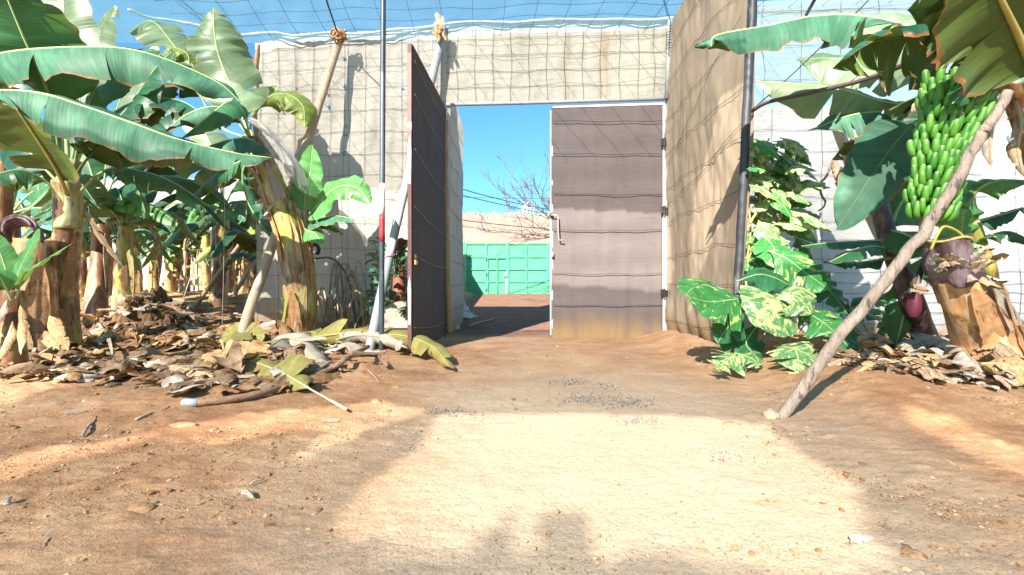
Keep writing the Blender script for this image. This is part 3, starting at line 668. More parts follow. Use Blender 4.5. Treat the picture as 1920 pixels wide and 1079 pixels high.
for i, (a, b, D0, D1, s, lab) in enumerate((((830, 344), (1060, 398), 15, 19, .10, 'upper dark overhead cable crossing the sky in the gateway'),
        ((830, 357), (1060, 407), 15, 19, .06, 'second dark overhead cable, just under the upper one'),
        ((830, 408), (1060, 432), 17, 19, .05, 'dark overhead cable in front of the pinkish wall'),
        ((830, 419), (1060, 446), 17, 19, .05, 'faint lowest overhead cable across the pinkish wall'),
        ((830, 369), (1060, 372), 30, 32, .05, 'thin level cable low in the sky over the pinkish wall'))):
    p0, p1 = P(*a, D0), P(*b, D1); mb = MB()
    tube(mb, [p0.lerp(p1, q)-Vector((0, 0, s*4*q*(1-q))) for q in np.linspace(0, 1, 16)], .016 if i != 3 else .011, 6)
    tag(mb.build('overhead_cable', M['wire'], None, org=p0), lab, 'cable')
def bare_tree():
    rng = random.Random(11); b = Vector((2.25, 14.5, .25))
    t = thing('bare_tree', 'leafless tree reaching twigs across the sky beside the right gate leaf', 'tree', b)
    tips = []; mb = MB(); tw = MB()
    tube(mb, cr([b, b+Vector((.05, 0, 1.2)), b+Vector((-.1, 0, 2.4))], 14), [.13-.003*i for i in range(14)], 10); mb.build('trunk', M['branch'], t)
    def br(p, d, L, r, lvl):
        pts = [p]; q = p.copy(); dd = d.copy(); n = 6
        for i in range(n):
            dd = (dd+Vector((rng.uniform(-.25, .25), rng.uniform(-.25, .25), rng.uniform(-.12, .24)))).normalized(); q = q+dd*L/n; pts.append(q.copy())
            if lvl < 4 and i >= 1 and rng.random() < (.7 if lvl < 3 else .4):
                sd_ = (dd+Vector((rng.uniform(-1, 1), rng.uniform(-.8, .8), rng.uniform(-.6, .7)))*.85).normalized()
                br(q.copy(), sd_, L*rng.uniform(.42, .68), r*.62*(1-i/n*.4), lvl+1)
        tube(tw, pts, [r*(1-.75*i/n)+.003 for i in range(n+1)], 5)
    top = b+Vector((-.1, 0, 2.4))
    for d in ((-1, .1, .35), (-1, -.2, .75), (-.75, .2, 1.1), (-.5, 0, 1.5), (-1, .2, .08), (-.9, 0, -.2), (.6, .1, 1), (.9, .2, .6)):
        br(top-Vector((0, 0, rng.uniform(0, .5))), Vector(d).normalized(), rng.uniform(1.7, 2.4), .024, 0)
    tw.build('branches', plain_mat('dark_twig', (.11, .085, .075), .85, .3), t)
bare_tree()
# ================================================================== banana plants
def prof_banana(u):
    u = min(1, max(0, u)); return max(0.0, (min(1, u/0.16)**0.6)*(1-u**3.2)**0.75)
def prof_heart(u):
    u = min(1, max(0, u)); return max(0.0, (min(1, (u+0.02)/0.22)**0.55)*(1-u**2.2)**0.8)
def prof_strap(u):
    u = min(1, max(0, u)); return max(0.0, (min(1, u/0.1)**0.5)*(1-0.35*u)*(1-u**9))
def leaf_geo(mb, ctrl, hw, up, rng, ub=0.0, fold=0.2, droop=0.7, wave=0.03, tears=5, gap=0.25, vd=0.25, prof=prof_banana, slant=0.05, twist=0.0, jag=0.25, sides=(-1, 1), res=34, nv=8, edge_curl=0.0, corr=.0022, corr_f=9):
    N = 64; path = cr(ctrl, N); L = sum((path[i+1]-path[i]).length for i in range(N-1)); rnd = rng.random()
    def frame(u):
        t = ub+(1-ub)*min(1, max(0, u)); x = t*(N-1); i = min(int(x), N-2); f = x-i
        p = path[i].lerp(path[i+1], f); T = (path[min(i+2, N-1)]-path[max(i-1, 0)]).normalized()
        n = Vector(up); n = n-T*n.dot(T)
        n = n.normalized() if n.length > 1e-4 else T.orthogonal().normalized()
        if twist: n = Matrix.Rotation(twist*u, 3, T) @ n
        return p, T, n.cross(T).normalized(), n
    LB = L*(1-ub); wave *= min(1, hw/.28); corr *= min(1, hw/.28)
    for sgn in sides:
        nt = max(0, int(round(tears*rng.uniform(0.7, 1.3))))
        cuts = [0]+sorted(rng.uniform(0.08, 0.95) for _ in range(nt))+[1]
        cuts = [c for i, c in enumerate(cuts) if i == 0 or c-cuts[i-1] > 0.015]; cuts[-1] = 1
        f1, f2 = rng.uniform(2, 4), rng.uniform(5, 9); p1, p2 = rng.random()*6, rng.random()*6
        for a, b in zip(cuts[:-1], cuts[1:]):
            nu = max(2, int(math.ceil((b-a)*res))); dd = rng.gauss(0, jag) if nt else 0
            if rng.random() < 0.15 and nt > 3: dd += jag*2
            uc = (a+b)/2; vs = []; at = []; g = gap*rng.uniform(0.4, 1.3) if nt else 0; cut_l = 1-(rng.random()**3)*0.3*min(1, nt/4)
            sk = rng.gauss(0, .02)
            for i in range(nu+1):
                u0 = a+(b-a)*i/nu
                for j in range(nv+1):
                    v = j/nv; q = max(0, (v-vd)/(1-vd))
                    u = uc+(u0-uc)*(1-g*q) if nt else u0
                    us = u+slant*v*(1-u)+sk*q
                    p, T, S, n = frame(us)
                    w = hw*prof(u0)*cut_l*(1+0.035*math.sin(u0*41+p1)*v)
                    k = droop+dd+0.25*mn.noise(Vector((u0*3, rnd*9, sgn)))
                    ff = fold
                    if abs(k) < 1e-3: k = 1e-3
                    h = (math.sin(ff+k*v)-math.sin(ff))/k; d = (math.cos(ff)-math.cos(ff+k*v))/k
                    if edge_curl: d += edge_curl*v**4
                    z = wave*v*(math.sin(u*6.28*f1+p1)+0.5*math.sin(u*6.28*f2+p2))*0.7+wave*0.5*v*mn.noise(Vector((u*22, rnd*50, sgn)))
                    z += corr*LB*min(1, v*4)*(math.sin(us*corr_f*6.283+p2)+.6*math.sin(us*corr_f*11.7+p1))
                    vs.append(p+S*(sgn*w*h)-n*(w*d)+n*z*min(1, w/hw*1.5))
                    at.append((u*LB-0.05*v, v if nt < 2 or True else v, rnd))
            m = nv+1
            fs = [(i*m+j, (i+1)*m+j, (i+1)*m+j+1, i*m+j+1) for i in range(nu) for j in range(nv)]
            if sgn < 0: fs = [q[::-1] for q in fs]
            mb.add(vs, fs, at)
    return path
LM = {}
BR = (0.20, 0.10, 0.04)
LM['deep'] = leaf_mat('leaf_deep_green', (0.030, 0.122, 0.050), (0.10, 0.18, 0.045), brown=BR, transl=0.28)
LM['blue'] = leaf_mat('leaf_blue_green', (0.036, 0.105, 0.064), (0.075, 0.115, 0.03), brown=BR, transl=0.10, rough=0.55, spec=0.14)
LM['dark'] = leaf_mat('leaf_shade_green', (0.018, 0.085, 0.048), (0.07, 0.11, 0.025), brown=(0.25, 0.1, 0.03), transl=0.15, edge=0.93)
LM['pale'] = leaf_mat('leaf_pale_sunlit', (0.155, 0.225, 0.125), (0.18, 0.24, 0.12), brown=(0.35, 0.25, 0.15), transl=0.3, edge=0.98)  # pale green with sunlight on the blade put into its tone
LM['yel'] = leaf_mat('leaf_yellow_green', (0.20, 0.27, 0.055), (0.22, 0.26, 0.06), brown=(0.3, 0.16, 0.06), transl=0.3)
LM['young'] = leaf_mat('leaf_fresh_green', (0.085, 0.26, 0.075), (0.12, 0.28, 0.07), brown=BR, edge=1.1, transl=0.32)
LM['olive'] = leaf_mat('leaf_olive', (0.26, 0.23, 0.07), (0.30, 0.24, 0.09), brown=(0.35, 0.2, 0.08), spots=0.5, transl=0.12, rough=0.6)
LM['dry'] = leaf_mat('leaf_dry_brown', (0.41, 0.275, 0.18), (0.40, 0.24, 0.135), brown=(0.16, 0.09, 0.05), spots=0.6, transl=0.12, rough=0.75, streak=0.6)
LM['grey'] = leaf_mat('leaf_dry_grey', (0.40, 0.335, 0.28), (0.31, 0.26, 0.22), brown=(0.16, 0.12, 0.1), spots=0.35, transl=0.1, rough=0.75, streak=0.5)
LM['sheath'] = leaf_mat('dry_sheath', (0.46, 0.265, 0.125), (0.36, 0.19, 0.09), brown=(0.12, 0.06, 0.03), spots=0.5, transl=0.05, rough=0.7, streak=0.8)
def variegated(name, base, cream, amt):
    k = NT(name); a = k.attr()
    s = k.noise(k.mapping(a, (9, 2.2, 13)), 1, 5, 0.75, 0.6); s2 = k.noise(k.mapping(a, (45, 3, 13)), 1, 3, 0.6)
    f = k.ramp(k.math('ADD', k.math('MULTIPLY', s, 0.65), k.math('MULTIPLY', s2, 0.35)), [(amt-0.03, 0.0), (amt+0.03, 1.0)])
    g = k.mix(k.ramp(s2, [(0.3, 0.0), (0.7, 1.0)]), tuple(b*0.6 for b in base), base)
    c = k.mix(f, g, cream)
    rib = k.noise(k.mapping(a, (30, 1, 3)), 1, 2, 0.5)
    return k.done(k.mixs(0.2, k.bsdf(c, 0.35, k.bump(rib, 0.3, 0.005), 0.5), k.transl(k.mix(0.4, c, (0.3, 0.45, 0.05)))))
LM['var'] = variegated('variegated_leaf', (0.045, 0.23, 0.06), (0.46, 0.50, 0.17), 0.57)
LM['var_pale'] = variegated('pale_variegated_leaf', (0.11, 0.27, 0.09), (0.46, 0.50, 0.22), 0.505)
LM['var_dark'] = variegated('dark_variegated_leaf', (0.03, 0.16, 0.06), (0.40, 0.45, 0.15), 0.66)
M['rib_g'] = plain_mat('leaf_rib_green', (0.30, 0.38, 0.16), 0.5, 0.25, 9, bump=0.1)
M['rib_y'] = plain_mat('leaf_rib_yellow', (0.36, 0.31, 0.09), 0.5, 0.25, 9, bump=0.1)
M['rib_dry'] = plain_mat('leaf_rib_dry', (0.34, 0.26, 0.15), 0.7, 0.3, 9, bump=0.3)
M['rib_w'] = plain_mat('leaf_stalk_white', (0.42, 0.38, 0.24), 0.6, 0.25, 9, bump=0.2)
M['rib_dark'] = plain_mat('leaf_rib_dark', (0.12, 0.16, 0.06), 0.5, 0.3, 9, bump=0.2)
def trunk_mat(name, green=(0.34, 0.33, 0.07), pale=(0.50, 0.40, 0.24), brown=(0.20, 0.09, 0.04), dark=(0.045, 0.016, 0.016), g=0.5, seed=0.0, d=0.5):
    k = NT(name); o = k.coord(); v = k.mapping(o, (5, 5, 0.8), (seed, seed, 0))
    n = k.noise(v, 1.4, 5, 0.65, 0.5); n2 = k.noise(k.mapping(o, (3, 3, 1.6), (seed+4, 1, 2)), 1.2, 4, 0.6); n3 = k.noise(k.mapping(o, (40, 40, 2.5)), 1, 3, 0.6)
    c = k.ramp(n, [(0.30, brown), (0.42, pale), (0.5, green), (0.66, tuple(x*1.25 for x in green)), (0.75, pale)])
    c = k.mix(k.ramp(n2, [(0.62-0.2*g, 0.0), (0.70-0.2*g, 1.0)]), k.ramp(n, [(0.3, dark), (0.5, brown), (0.7, pale)]), c)
    c = k.mix(k.ramp(k.noise(k.mapping(o, (6, 6, 2), (seed+9, 2, 2)), 1.3, 5, 0.7), [(0.70-0.2*d, 0.0), (0.76-0.2*d, 0.85)]), c, dark)
    c = k.mix(k.ramp(n3, [(0.35, 0.45), (0.55, 0.0)]), c, k.mix(0.6, c, brown))
    return k.done(k.bsdf(c, 0.5, k.bump(k.math('ADD', n3, k.math('MULTIPLY', n, 2.0)), 0.5, 0.008), 0.4))
M['tr_a'] = trunk_mat('stem_bicolour', g=0.95, d=0.62, seed=1)
M['tr_g'] = trunk_mat('stem_green', g=0.9, d=0.35, seed=5)
M['tr_y'] = trunk_mat('stem_yellow', green=(0.27, 0.255, 0.055), g=0.72, d=0.6, seed=9)
M['tr_b'] = trunk_mat('stem_brown', green=(0.34, 0.2, 0.09), pale=(0.4, 0.24, 0.13), g=0.55, d=0.5, seed=14)
M['tr_o'] = trunk_mat('stem_orange_dry', green=(0.46, 0.26, 0.11), pale=(0.55, 0.40, 0.25), brown=(0.30, 0.14, 0.06), g=0.8, d=0.15, seed=20)
M['tr_t'] = trunk_mat('stem_top_green', green=(0.36, 0.42, 0.17), pale=(0.50, 0.50, 0.36), brown=(0.3, 0.25, 0.1), g=1.2, d=0.1, seed=24)
M['tr_d'] = trunk_mat('stem_dark_scales', green=(0.16, 0.11, 0.12), pale=(0.26, 0.19, 0.19), brown=(0.07, 0.035, 0.04), dark=(0.02, 0.012, 0.016), g=0.5, d=0.6, seed=30)

def leaf(t, ctrl, hw, up, mat='deep', seed=0, rib='rib_g', r0=0.018, ub=0.0, blade=True, name='leaf', **kw):
    rng = random.Random(seed*7+1); mb = MB()
    path = leaf_geo(mb, ctrl, hw, up, rng, ub=ub, **kw)
    lf = mb.build(name, LM[mat], t)
    if r0:
        rb = MB(); n = Vector(up).normalized(); off = -0.45*r0
        tube(rb, [p+n*off*(1-i/63) for i, p in enumerate(path)][::2]+[path[-1]], [r0*(1-0.82*i/32) for i in range(33)], 8)
        rb.build('midrib', M[rib], lf)
    return lf
def trunk(t, pts, r0, r1, mat, seed=0, n=40, name='trunk', flare=0.25, ridg=0.10):
    path = cr(pts, n); s = seed*3.7
    rad = [(r0+(r1-r0)*(i/(n-1)))*(1+flare*math.exp(-i/(n-1)*9)) for i in range(n)]
    def fn(q, th, L):
        led = ((L*2.2+th/6.28*1.0+s) % 1.0)
        return 1+ridg*mn.noise(Vector((math.cos(th)*1.2+s, math.sin(th)*1.2, L*1.3)))*1.6+ridg*0.6*(0.5-led)+0.03*mn.noise(Vector((math.cos(th)*5, math.sin(th)*5+s, L*2)))
    mb = MB(); tube(mb, path, rad, 26, True, fn); return mb.build(name, M[mat], t)
def flap(t, p, d, L, w, up, seed=0, mat='sheath', droop=1.2, bend=(0, 0, 0), name='dry_sheath'):
    p = Vector(p); d = Vector(d).normalized()*L; bend = Vector(bend)
    leaf(t, [p, p+d*.35+bend*.15, p+d*.7+bend*.5, p+d+bend], w, up, mat, seed, None, 0, prof=prof_strap, tears=2, gap=.3, vd=.4, fold=0.1, droop=droop, wave=.02, jag=.5, res=12, nv=6, name=name)

def shell(t, pts, r0, r1, q0, q1, th, wth, mat='sheath', seed=0, peel=.10, k=1.03, name='dry_sheath'):
    path = cr(pts, 60); rg = random.Random(seed); s_ = rg.random()*50; nu, nv = 26, 14; mb = MB(); vs = []; at = []
    for i in range(nu+1):
        for j in range(nv+1):
            v = j/nv*2-1; e = .5+.5*mn.noise(Vector((v*3.5, s_, 0))); 
            qa = q0+(q1-q0)*.10*e; qb = q1-(q1-q0)*.30*(abs(v)**1.6)-(q1-q0)*.16*e; q = qa+(qb-qa)*i/nu
            x = min(.999, max(0, q))*59; ii = min(int(x), 58); c = path[ii].lerp(path[ii+1], x-ii); T = (path[ii+1]-path[ii]).normalized()
            a_ = Vector((0, -1, 0)); a_ = (a_-T*a_.dot(T)).normalized(); b_ = T.cross(a_)
            w = wth*(1-.35*(i/nu)**2)*(1+.15*mn.noise(Vector((i*.3, s_, 5)))); an = th+v*w
            r = (r0+(r1-r0)*q)*(k+.025*mn.noise(Vector((an*2.5, q*9, s_)))+.02*math.sin(an*17+s_))+peel*(i/nu)**4*(1-.5*v*v)+.02*abs(v)**5
            vs.append(c+(a_*math.cos(an)+b_*math.sin(an))*r); at.append((q*1.5, abs(v)*.93, rg.random()*0+s_))
    m = nv+1; mb.add(vs, [(i*m+j, (i+1)*m+j, (i+1)*m+j+1, i*m+j+1) for i in range(nu) for j in range(nv)], at)
    return mb.build(name, LM[mat], t)
# ---- big plant at the left edge (trunk A)
A0 = gp(120, 660)
tA = thing('banana_plant', 'tall banana plant with maroon and green stem and long blue green leaves, at left', 'banana plant', A0)
trunk(tA, [A0-Vector((0, 0, .1)), P(118, 560, 5.66), P(124, 470, 5.64), P(128, 395, 5.62), P(124, 340, 5.6)], .155, .13, 'tr_a', 1)
trunk(tA, [P(127, 430, 5.6), P(126, 385, 5.6), P(126, 340, 5.58), P(136, 300, 5.55)], .13, .10, 'tr_t', 4, 20, 'sheath', 0)
L_ = lambda pts: [P(*q) for q in pts]
leaf(tA, L_([(-70, 135, 4.7), (0, 100, 4.6), (150, 88, 4.5), (270, 98, 4.6), (400, 150, 4.8), (452, 192, 4.9)]), .40, (0.0, -.62, .78), 'blue', 1, r0=.016, fold=.25, droop=.75, wave=.065, tears=6, gap=.06, jag=.14, twist=.1)
leaf(tA, L_([(-80, 170, 4.2), (60, 172, 4.3), (160, 200, 4.4), (260, 235, 4.5), (330, 260, 4.6), (440, 287, 4.75), (510, 296, 4.85)]), .38, (0.0, -.60, .80), 'blue', 2, r0=.016, fold=.25, droop=.75, wave=.07, tears=7, gap=.07, jag=.16)
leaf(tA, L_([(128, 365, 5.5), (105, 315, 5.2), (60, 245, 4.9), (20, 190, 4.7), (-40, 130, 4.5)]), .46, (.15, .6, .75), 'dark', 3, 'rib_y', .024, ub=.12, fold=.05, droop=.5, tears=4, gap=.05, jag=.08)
leaf(tA, L_([(126, 320, 5.55), (122, 200, 5.65), (121, 90, 5.7), (119, -60, 5.75)]), .46, (.05, -1, .1), 'pale', 4, 'rib_g', .026, ub=.35, fold=-.15, droop=.35, tears=1, gap=.02, wave=.03)
leaf(tA, L_([(118, 330, 5.5), (95, 190, 5.0), (40, 60, 4.6), (-10, -60, 4.3)]), .52, (.3, -.8, .5), 'deep', 5, 'rib_g', .024, ub=.3, fold=.1, droop=.4, tears=2, gap=.03)
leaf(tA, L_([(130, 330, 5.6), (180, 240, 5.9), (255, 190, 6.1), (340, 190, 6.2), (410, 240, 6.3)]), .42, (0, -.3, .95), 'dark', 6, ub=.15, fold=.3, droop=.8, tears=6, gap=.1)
leaf(tA, L_([(132, 335, 5.6), (180, 270, 5.8), (240, 200, 6.0), (290, 130, 6.2), (330, 90, 6.3)]), .38, (-.3, -.7, .5), 'deep', 7, ub=.15, fold=.1, droop=.5, tears=3, gap=.06)
leaf(tA, L_([(140, 310, 5.5), (150, 250, 5.3), (165, 200, 5.1), (180, 165, 5.0)]), .30, (.2, -1, .2), 'deep', 8, ub=.1, tears=2)
leaf(tA, L_([(126, 330, 5.7), (210, 265, 6.2), (280, 262, 6.5), (390, 300, 6.8)]), .34, (0, .5, .85), 'dark', 10, 'rib_y', ub=.15, fold=.2, droop=.8, tears=6)
leaf(tA, L_([(136, 370, 5.6), (200, 318, 5.7), (270, 322, 5.8), (330, 345, 5.9), (395, 390, 6.0)]), .30, (0, -.4, .9), 'deep', 11, ub=.2, fold=.35, droop=1.0, tears=6, gap=.1)
leaf(tA, L_([(120, 370, 5.6), (70, 330, 5.4), (20, 320, 5.2), (-60, 350, 5.0)]), .30, (0, -.3, .9), 'deep', 12, ub=.2, fold=.35, droop=1.0, tears=6, gap=.1)
leaf(tA, L_([(132, 350, 5.7), (165, 410, 5.7), (205, 470, 5.8), (235, 505, 5.9)]), .05, (0, -1, .1), 'dry', 13, 'rib_dry', .02, tears=3, ub=.1)
pA = [A0-Vector((0, 0, .1)), P(118, 560, 5.66), P(124, 470, 5.64), P(128, 395, 5.62), P(124, 340, 5.6)]
for i, (q0, q1, th, w, pl) in enumerate(((.0, .22, .7, .7, .12), (.02, .30, -.9, .6, .16), (.25, .62, 1.1, .45, .05))): shell(tA, pA, .16, .13, q0, q1, th, w, ['sheath', 'dry', 'sheath'][i], 30+i, pl)
leaf(tA, L_([(128, 340, 5.7), (190, 250, 6.4), (250, 200, 6.7), (330, 150, 6.9), (400, 180, 7.0)]), .46, (0, -.7, .7), 'dark', 14, ub=.2, fold=.2, droop=.7, tears=4, gap=.08)
leaf(tA, L_([(128, 340, 5.7), (180, 280, 6.2), (250, 255, 6.4), (350, 262, 6.6), (430, 320, 6.7)]), .42, (0, -.55, .8), 'dark', 15, ub=.2, fold=.2, droop=.8, tears=5, gap=.08)
leaf(tA, L_([(124, 345, 5.7), (150, 230, 6.0), (190, 150, 6.2), (235, 100, 6.3), (300, 95, 6.4)]), .44, (-.2, -.8, .5), 'deep', 16, ub=.25, fold=.1, droop=.6, tears=2, gap=.05)
leaf(tA, L_([(124, 345, 5.7), (150, 260, 6.2), (150, 180, 6.4), (170, 90, 6.5), (215, 10, 6.5)]), .44, (-.1, -.9, .4), 'pale', 17, ub=.3, fold=.1, droop=.5, tears=4, gap=.06)
leaf(tA, L_([(128, 350, 5.6), (170, 290, 5.4), (215, 262, 5.3), (300, 275, 5.3), (392, 300, 5.3)]), .36, (0, .45, .9), 'dark', 18, 'rib_dark', ub=.2, fold=.1, droop=.7, tears=5, gap=.08)
leaf(tA, L_([(115, 350, 5.6), (60, 290, 5.7), (10, 240, 5.8), (-50, 220, 5.9)]), .44, (.1, -.8, .6), 'dark', 19, ub=.15, fold=.1, droop=.6, tears=4, gap=.06)
# ---- dry stump left of it, with curled dry crown
B0 = gp(66, 668)
tB = thing('banana_stump', 'orange dry banana stump with curled dark top beside the tall plant at left', 'banana stump', B0)
trunk(tB, [B0-Vector((0, 0, .1)), P(64, 600, 5.35), P(66, 520, 5.35), P(68, 450, 5.35)], .225, .19, 'tr_o', 7, ridg=.14)
for k in range(9):
    a = k*.7; rr = .19+.03*math.sin(k*3); c = P(66, 440, 5.33)
    mb = MB(); tube(mb, [c+Vector((rr*math.cos(s), -.10-.012*k, rr*.75*math.sin(s)-.05+.012*k)) for s in np.linspace(-.4+a*.1, 3.5, 16)], .018, 5); mb.build('dry_strand', M['tr_d'], tB)
pB = [B0-Vector((0, 0, .1)), P(64, 600, 5.35), P(66, 520, 5.35), P(68, 450, 5.35)]
for i, (q0, q1, th, w, pl) in enumerate(((.1, .98, -.5, .7, .03), (.05, .9, .9, .55, .05), (.0, .5, .2, .6, .12), (.0, .4, -1.2, .6, .15))): shell(tB, pB, .235, .19, q0, q1, th, w, ['sheath', 'sheath', 'dry', 'sheath'][i], 50+i, pl, 1.03+.02*i)
for i, (x, y, dx, dz, L, w) in enumerate(((92, 590, .5, -1, .5, .09), (80, 620, .6, -.6, .5, .10))):
    flap(tB, P(x, y, 5.12), (dx, -.12, dz), L, w, (dx*.5, -1, .1), 56+i, bend=(dx*.3, -.1, .05), droop=.7)
# ---- sucker at the very left
S0 = gp(18, 705)
tS = thing('banana_sucker', 'short banana sucker with young bright leaves on a thick mottled base', 'banana sucker', S0)
trunk(tS, [S0-Vector((0, 0, .08)), P(20, 650, 4.1), P(24, 590, 4.1), P(28, 545, 4.1)], .125, .075, 'tr_y', 11, ridg=.12)
leaf(tS, L_([(30, 555, 4.1), (34, 515, 4.08), (52, 475, 4.05), (74, 430, 4.0)]), .115, (-.2, -.9, .35), 'young', 61, r0=.010, ub=.12, tears=0, fold=-.1, droop=.3)
leaf(tS, L_([(30, 560, 4.05), (45, 515, 3.95), (85, 487, 3.85), (134, 458, 3.8)]), .085, (-.1, -.5, .85), 'young', 62, r0=.010, ub=.1, tears=0, fold=-.1, droop=.5)
leaf(tS, L_([(24, 560, 4.1), (12, 510, 4.1), (-5, 465, 4.1), (-40, 420, 4.1)]), .11, (.3, -.9, .3), 'young', 63, r0=.010, ub=.1, tears=0, droop=.3)
leaf(tS, L_([(22, 565, 4.0), (0, 520, 3.9), (-30, 500, 3.8), (-70, 500, 3.7)]), .10, (.1, -.6, .8), 'young', 64, r0=.010, ub=.1, tears=0, droop=.3)
for i, (x, y, dx, dz, L, w) in enumerate(((14, 560, -.2, -1, .45, .06), (38, 570, .25, -1, .5, .05), (24, 600, .0, -1, .45, .07))):
    flap(tS, P(x, y, 3.98), (dx, -.2, dz), L, w, (dx, -1, .1), 70+i, 'sheath' if i else 'grey', bend=(dx*.3, -.08, .05))
# ---- extra stem at the left margin
C0 = gp(-14, 650)
tC = thing('banana_plant', 'thick shaded banana stem cut by the left edge of the photograph', 'banana plant', C0)
trunk(tC, [C0-Vector((0, 0, .1)), P(-8, 500, 6.1), P(6, 300, 6.1)], .15, .11, 'tr_b', 13)
leaf(tC, L_([(6, 300, 6.1), (60, 285, 6.0), (130, 320, 6.0), (190, 395, 6.0)]), .3, (.1, -.4, .9), 'deep', 75, ub=.1, droop=.9, tears=6)
leaf(tC, L_([(6, 300, 6.1), (-20, 200, 6.0), (-50, 120, 6.0), (-90, 60, 6.0)]), .4, (.3, -.8, .5), 'deep', 76, ub=.1, tears=3)

# ---- leaning plant B by the white wall
Q0 = gp(560, 632)
tQ = thing('banana_plant', 'leaning banana plant with peeling stem in front of the wooden prop', 'banana plant', Q0)
trunk(tQ, [Q0-Vector((0, 0, .12)), P(562, 560, 6.2), P(548, 450, 6.15), P(520, 365, 6.1), P(495, 305, 6.05), P(470, 262, 6.0)], .215, .105, 'tr_y', 17, 56, ridg=.14)
pQ = [Q0-Vector((0, 0, .12)), P(562, 560, 6.2), P(548, 450, 6.15), P(520, 365, 6.1), P(495, 305, 6.05), P(470, 262, 6.0)]
for i, (q0, q1, th, w, pl, m) in enumerate(((.0, .26, .1, .6, .05, 'sheath'), (.02, .58, 1.15, .35, .06, 'sheath'), (.3, .70, -.7, .28, .06, 'sheath'), (.55, .8, .5, .4, .05, 'grey'), (.0, .16, -.4, .8, .10, 'dry'), (.66, .82, -.9, .5, .08, 'grey'), (.3, .5, .6, .2, .04, 'dry'))): shell(tQ, pQ, .225, .115, q0, q1, th, w, m, 80+i, pl, 1.03+.012*i)
flap(tQ, P(513, 375, 5.95), (-.5, -.1, -.9), .25, .045, (-.5, -1, .1), 89, 'grey', droop=.9)
leaf(tQ, L_([(470, 262, 6.0), (445, 190, 6.0), (412, 110, 6.0), (402, 60, 6.0), (400, 15, 6.05)]), .44, (.25, -.9, .2), 'pale', 91, 'rib_g', .026, ub=.12, fold=.0, droop=.5, wave=.06, tears=5, gap=.04, jag=.15)
leaf(tQ, L_([(470, 262, 6.0), (440, 215, 5.8), (400, 200, 5.6), (350, 215, 5.5), (305, 250, 5.4)]), .33, (0, -.5, .85), 'blue', 92, ub=.12, fold=.25, droop=.8, tears=4)
leaf(tQ, L_([(470, 262, 6.0), (452, 200, 5.7), (430, 190, 5.5), (395, 215, 5.3), (340, 260, 5.2)]), .26, (.1, -.4, .9), 'deep', 93, ub=.12, fold=.3, droop=.8, tears=2)
leaf(tQ, L_([(480, 275, 6.0), (470, 235, 6.2), (500, 185, 6.3), (540, 178, 6.4), (568, 200, 6.4), (572, 240, 6.4)]), .30, (.35, -.75, .5), 'yel', 94, ub=.3, fold=.1, droop=.9, tears=6, gap=.12, jag=.3)
leaf(tQ, L_([(490, 290, 5.95), (470, 262, 5.5), (430, 262, 5.3), (380, 278, 5.2)]), .24, (.0, -.6, .8), 'blue', 95, ub=.1, fold=.3, droop=.7, tears=2, gap=.05)
leaf(tQ, L_([(485, 285, 6.1), (455, 320, 6.4), (465, 380, 6.6), (505, 445, 6.6)]), .34, (-.6, -.6, .4), 'dark', 96, ub=.1, fold=.2, droop=.6, tears=5)
leaf(tQ, L_([(485, 285, 6.1), (455, 300, 6.6), (400, 330, 6.9), (330, 400, 7.1)]), .30, (-.2, -.4, .9), 'deep', 97, ub=.15, fold=.3, droop=.9, tears=7)
leaf(tQ, L_([(472, 262, 6.0), (395, 160, 6.4), (330, 90, 6.6), (285, 40, 6.7), (240, 60, 6.8)]), .38, (.3, -.7, .6), 'pale', 98, 'rib_g', ub=.25, fold=.1, droop=.6, tears=8, gap=.15, jag=.35)
leaf(tQ, L_([(472, 262, 6.0), (405, 230, 6.4), (360, 140, 6.5), (350, 100, 6.5), (310, 85, 6.5)]), .26, (.2, -.5, .8), 'yel', 99, ub=.35, droop=.7, tears=3)
# bract / bag
bag_path = cr([P(455, 222, 6.1), P(485, 236, 6.08), P(520, 262, 6.05), P(545, 300, 6.02), P(556, 345, 6.0)], 40)
def bag(u, v):
    i = v*39; j = min(38, int(i)); a = bag_path[j].lerp(bag_path[j+1], i-j); th = u*6.2832
    r = (.04+.25*math.sin(v*2.3)**1.5)*(1+.30*mn.noise(Vector((math.cos(th)*2, math.sin(th)*2, v*3)))+.22*abs(mn.noise(Vector((math.cos(th)*6, math.sin(th)*6, v*4)))))
    return a+Vector((-math.sin(.8)*math.cos(th)*r*.8, math.sin(th)*r*.6, math.cos(.8)*math.cos(th)*r))
mb = MB(); sheet(mb, bag, 60, 50); tag(mb.build('plastic_bag', M['plastic_bag'], None, org=P(500, 290, 6.05)), 'crumpled clear plastic bag slung over the leaning banana stem', 'bag')
# ---- young shoot to the right of B
K0 = P(572, 415, 6.35)
K0 = gp(585, 622)
tK = thing('banana_sucker', 'young banana shoot with broad glossy leaves right of the leaning stem', 'banana sucker', K0)
trunk(tK, [K0-Vector((0, 0, .06)), P(585, 540, 6.5), P(578, 450, 6.35), P(572, 395, 6.3)], .07, .05, 'tr_g', 23)
leaf(tK, L_([(573, 420, 6.3), (572, 370, 6.28), (582, 320, 6.25), (586, 272, 6.2)]), .20, (.25, -.9, .1), 'young', 101, ub=.1, tears=0, fold=-.25, droop=.3, r0=.013)
leaf(tK, L_([(572, 420, 6.3), (590, 390, 6.1), (630, 352, 5.95), (668, 352, 5.9), (697, 385, 5.85)]), .26, (-.1, -.75, .6), 'young', 102, ub=.05, tears=2, gap=.08, fold=-.1, droop=.7, r0=.013)
leaf(tK, L_([(572, 425, 6.3), (595, 412, 6.1), (630, 405, 6.0), (668, 412, 5.95)]), .17, (.0, -.5, .85), 'blue', 103, ub=.05, tears=0, fold=.15, droop=.7, r0=.012)
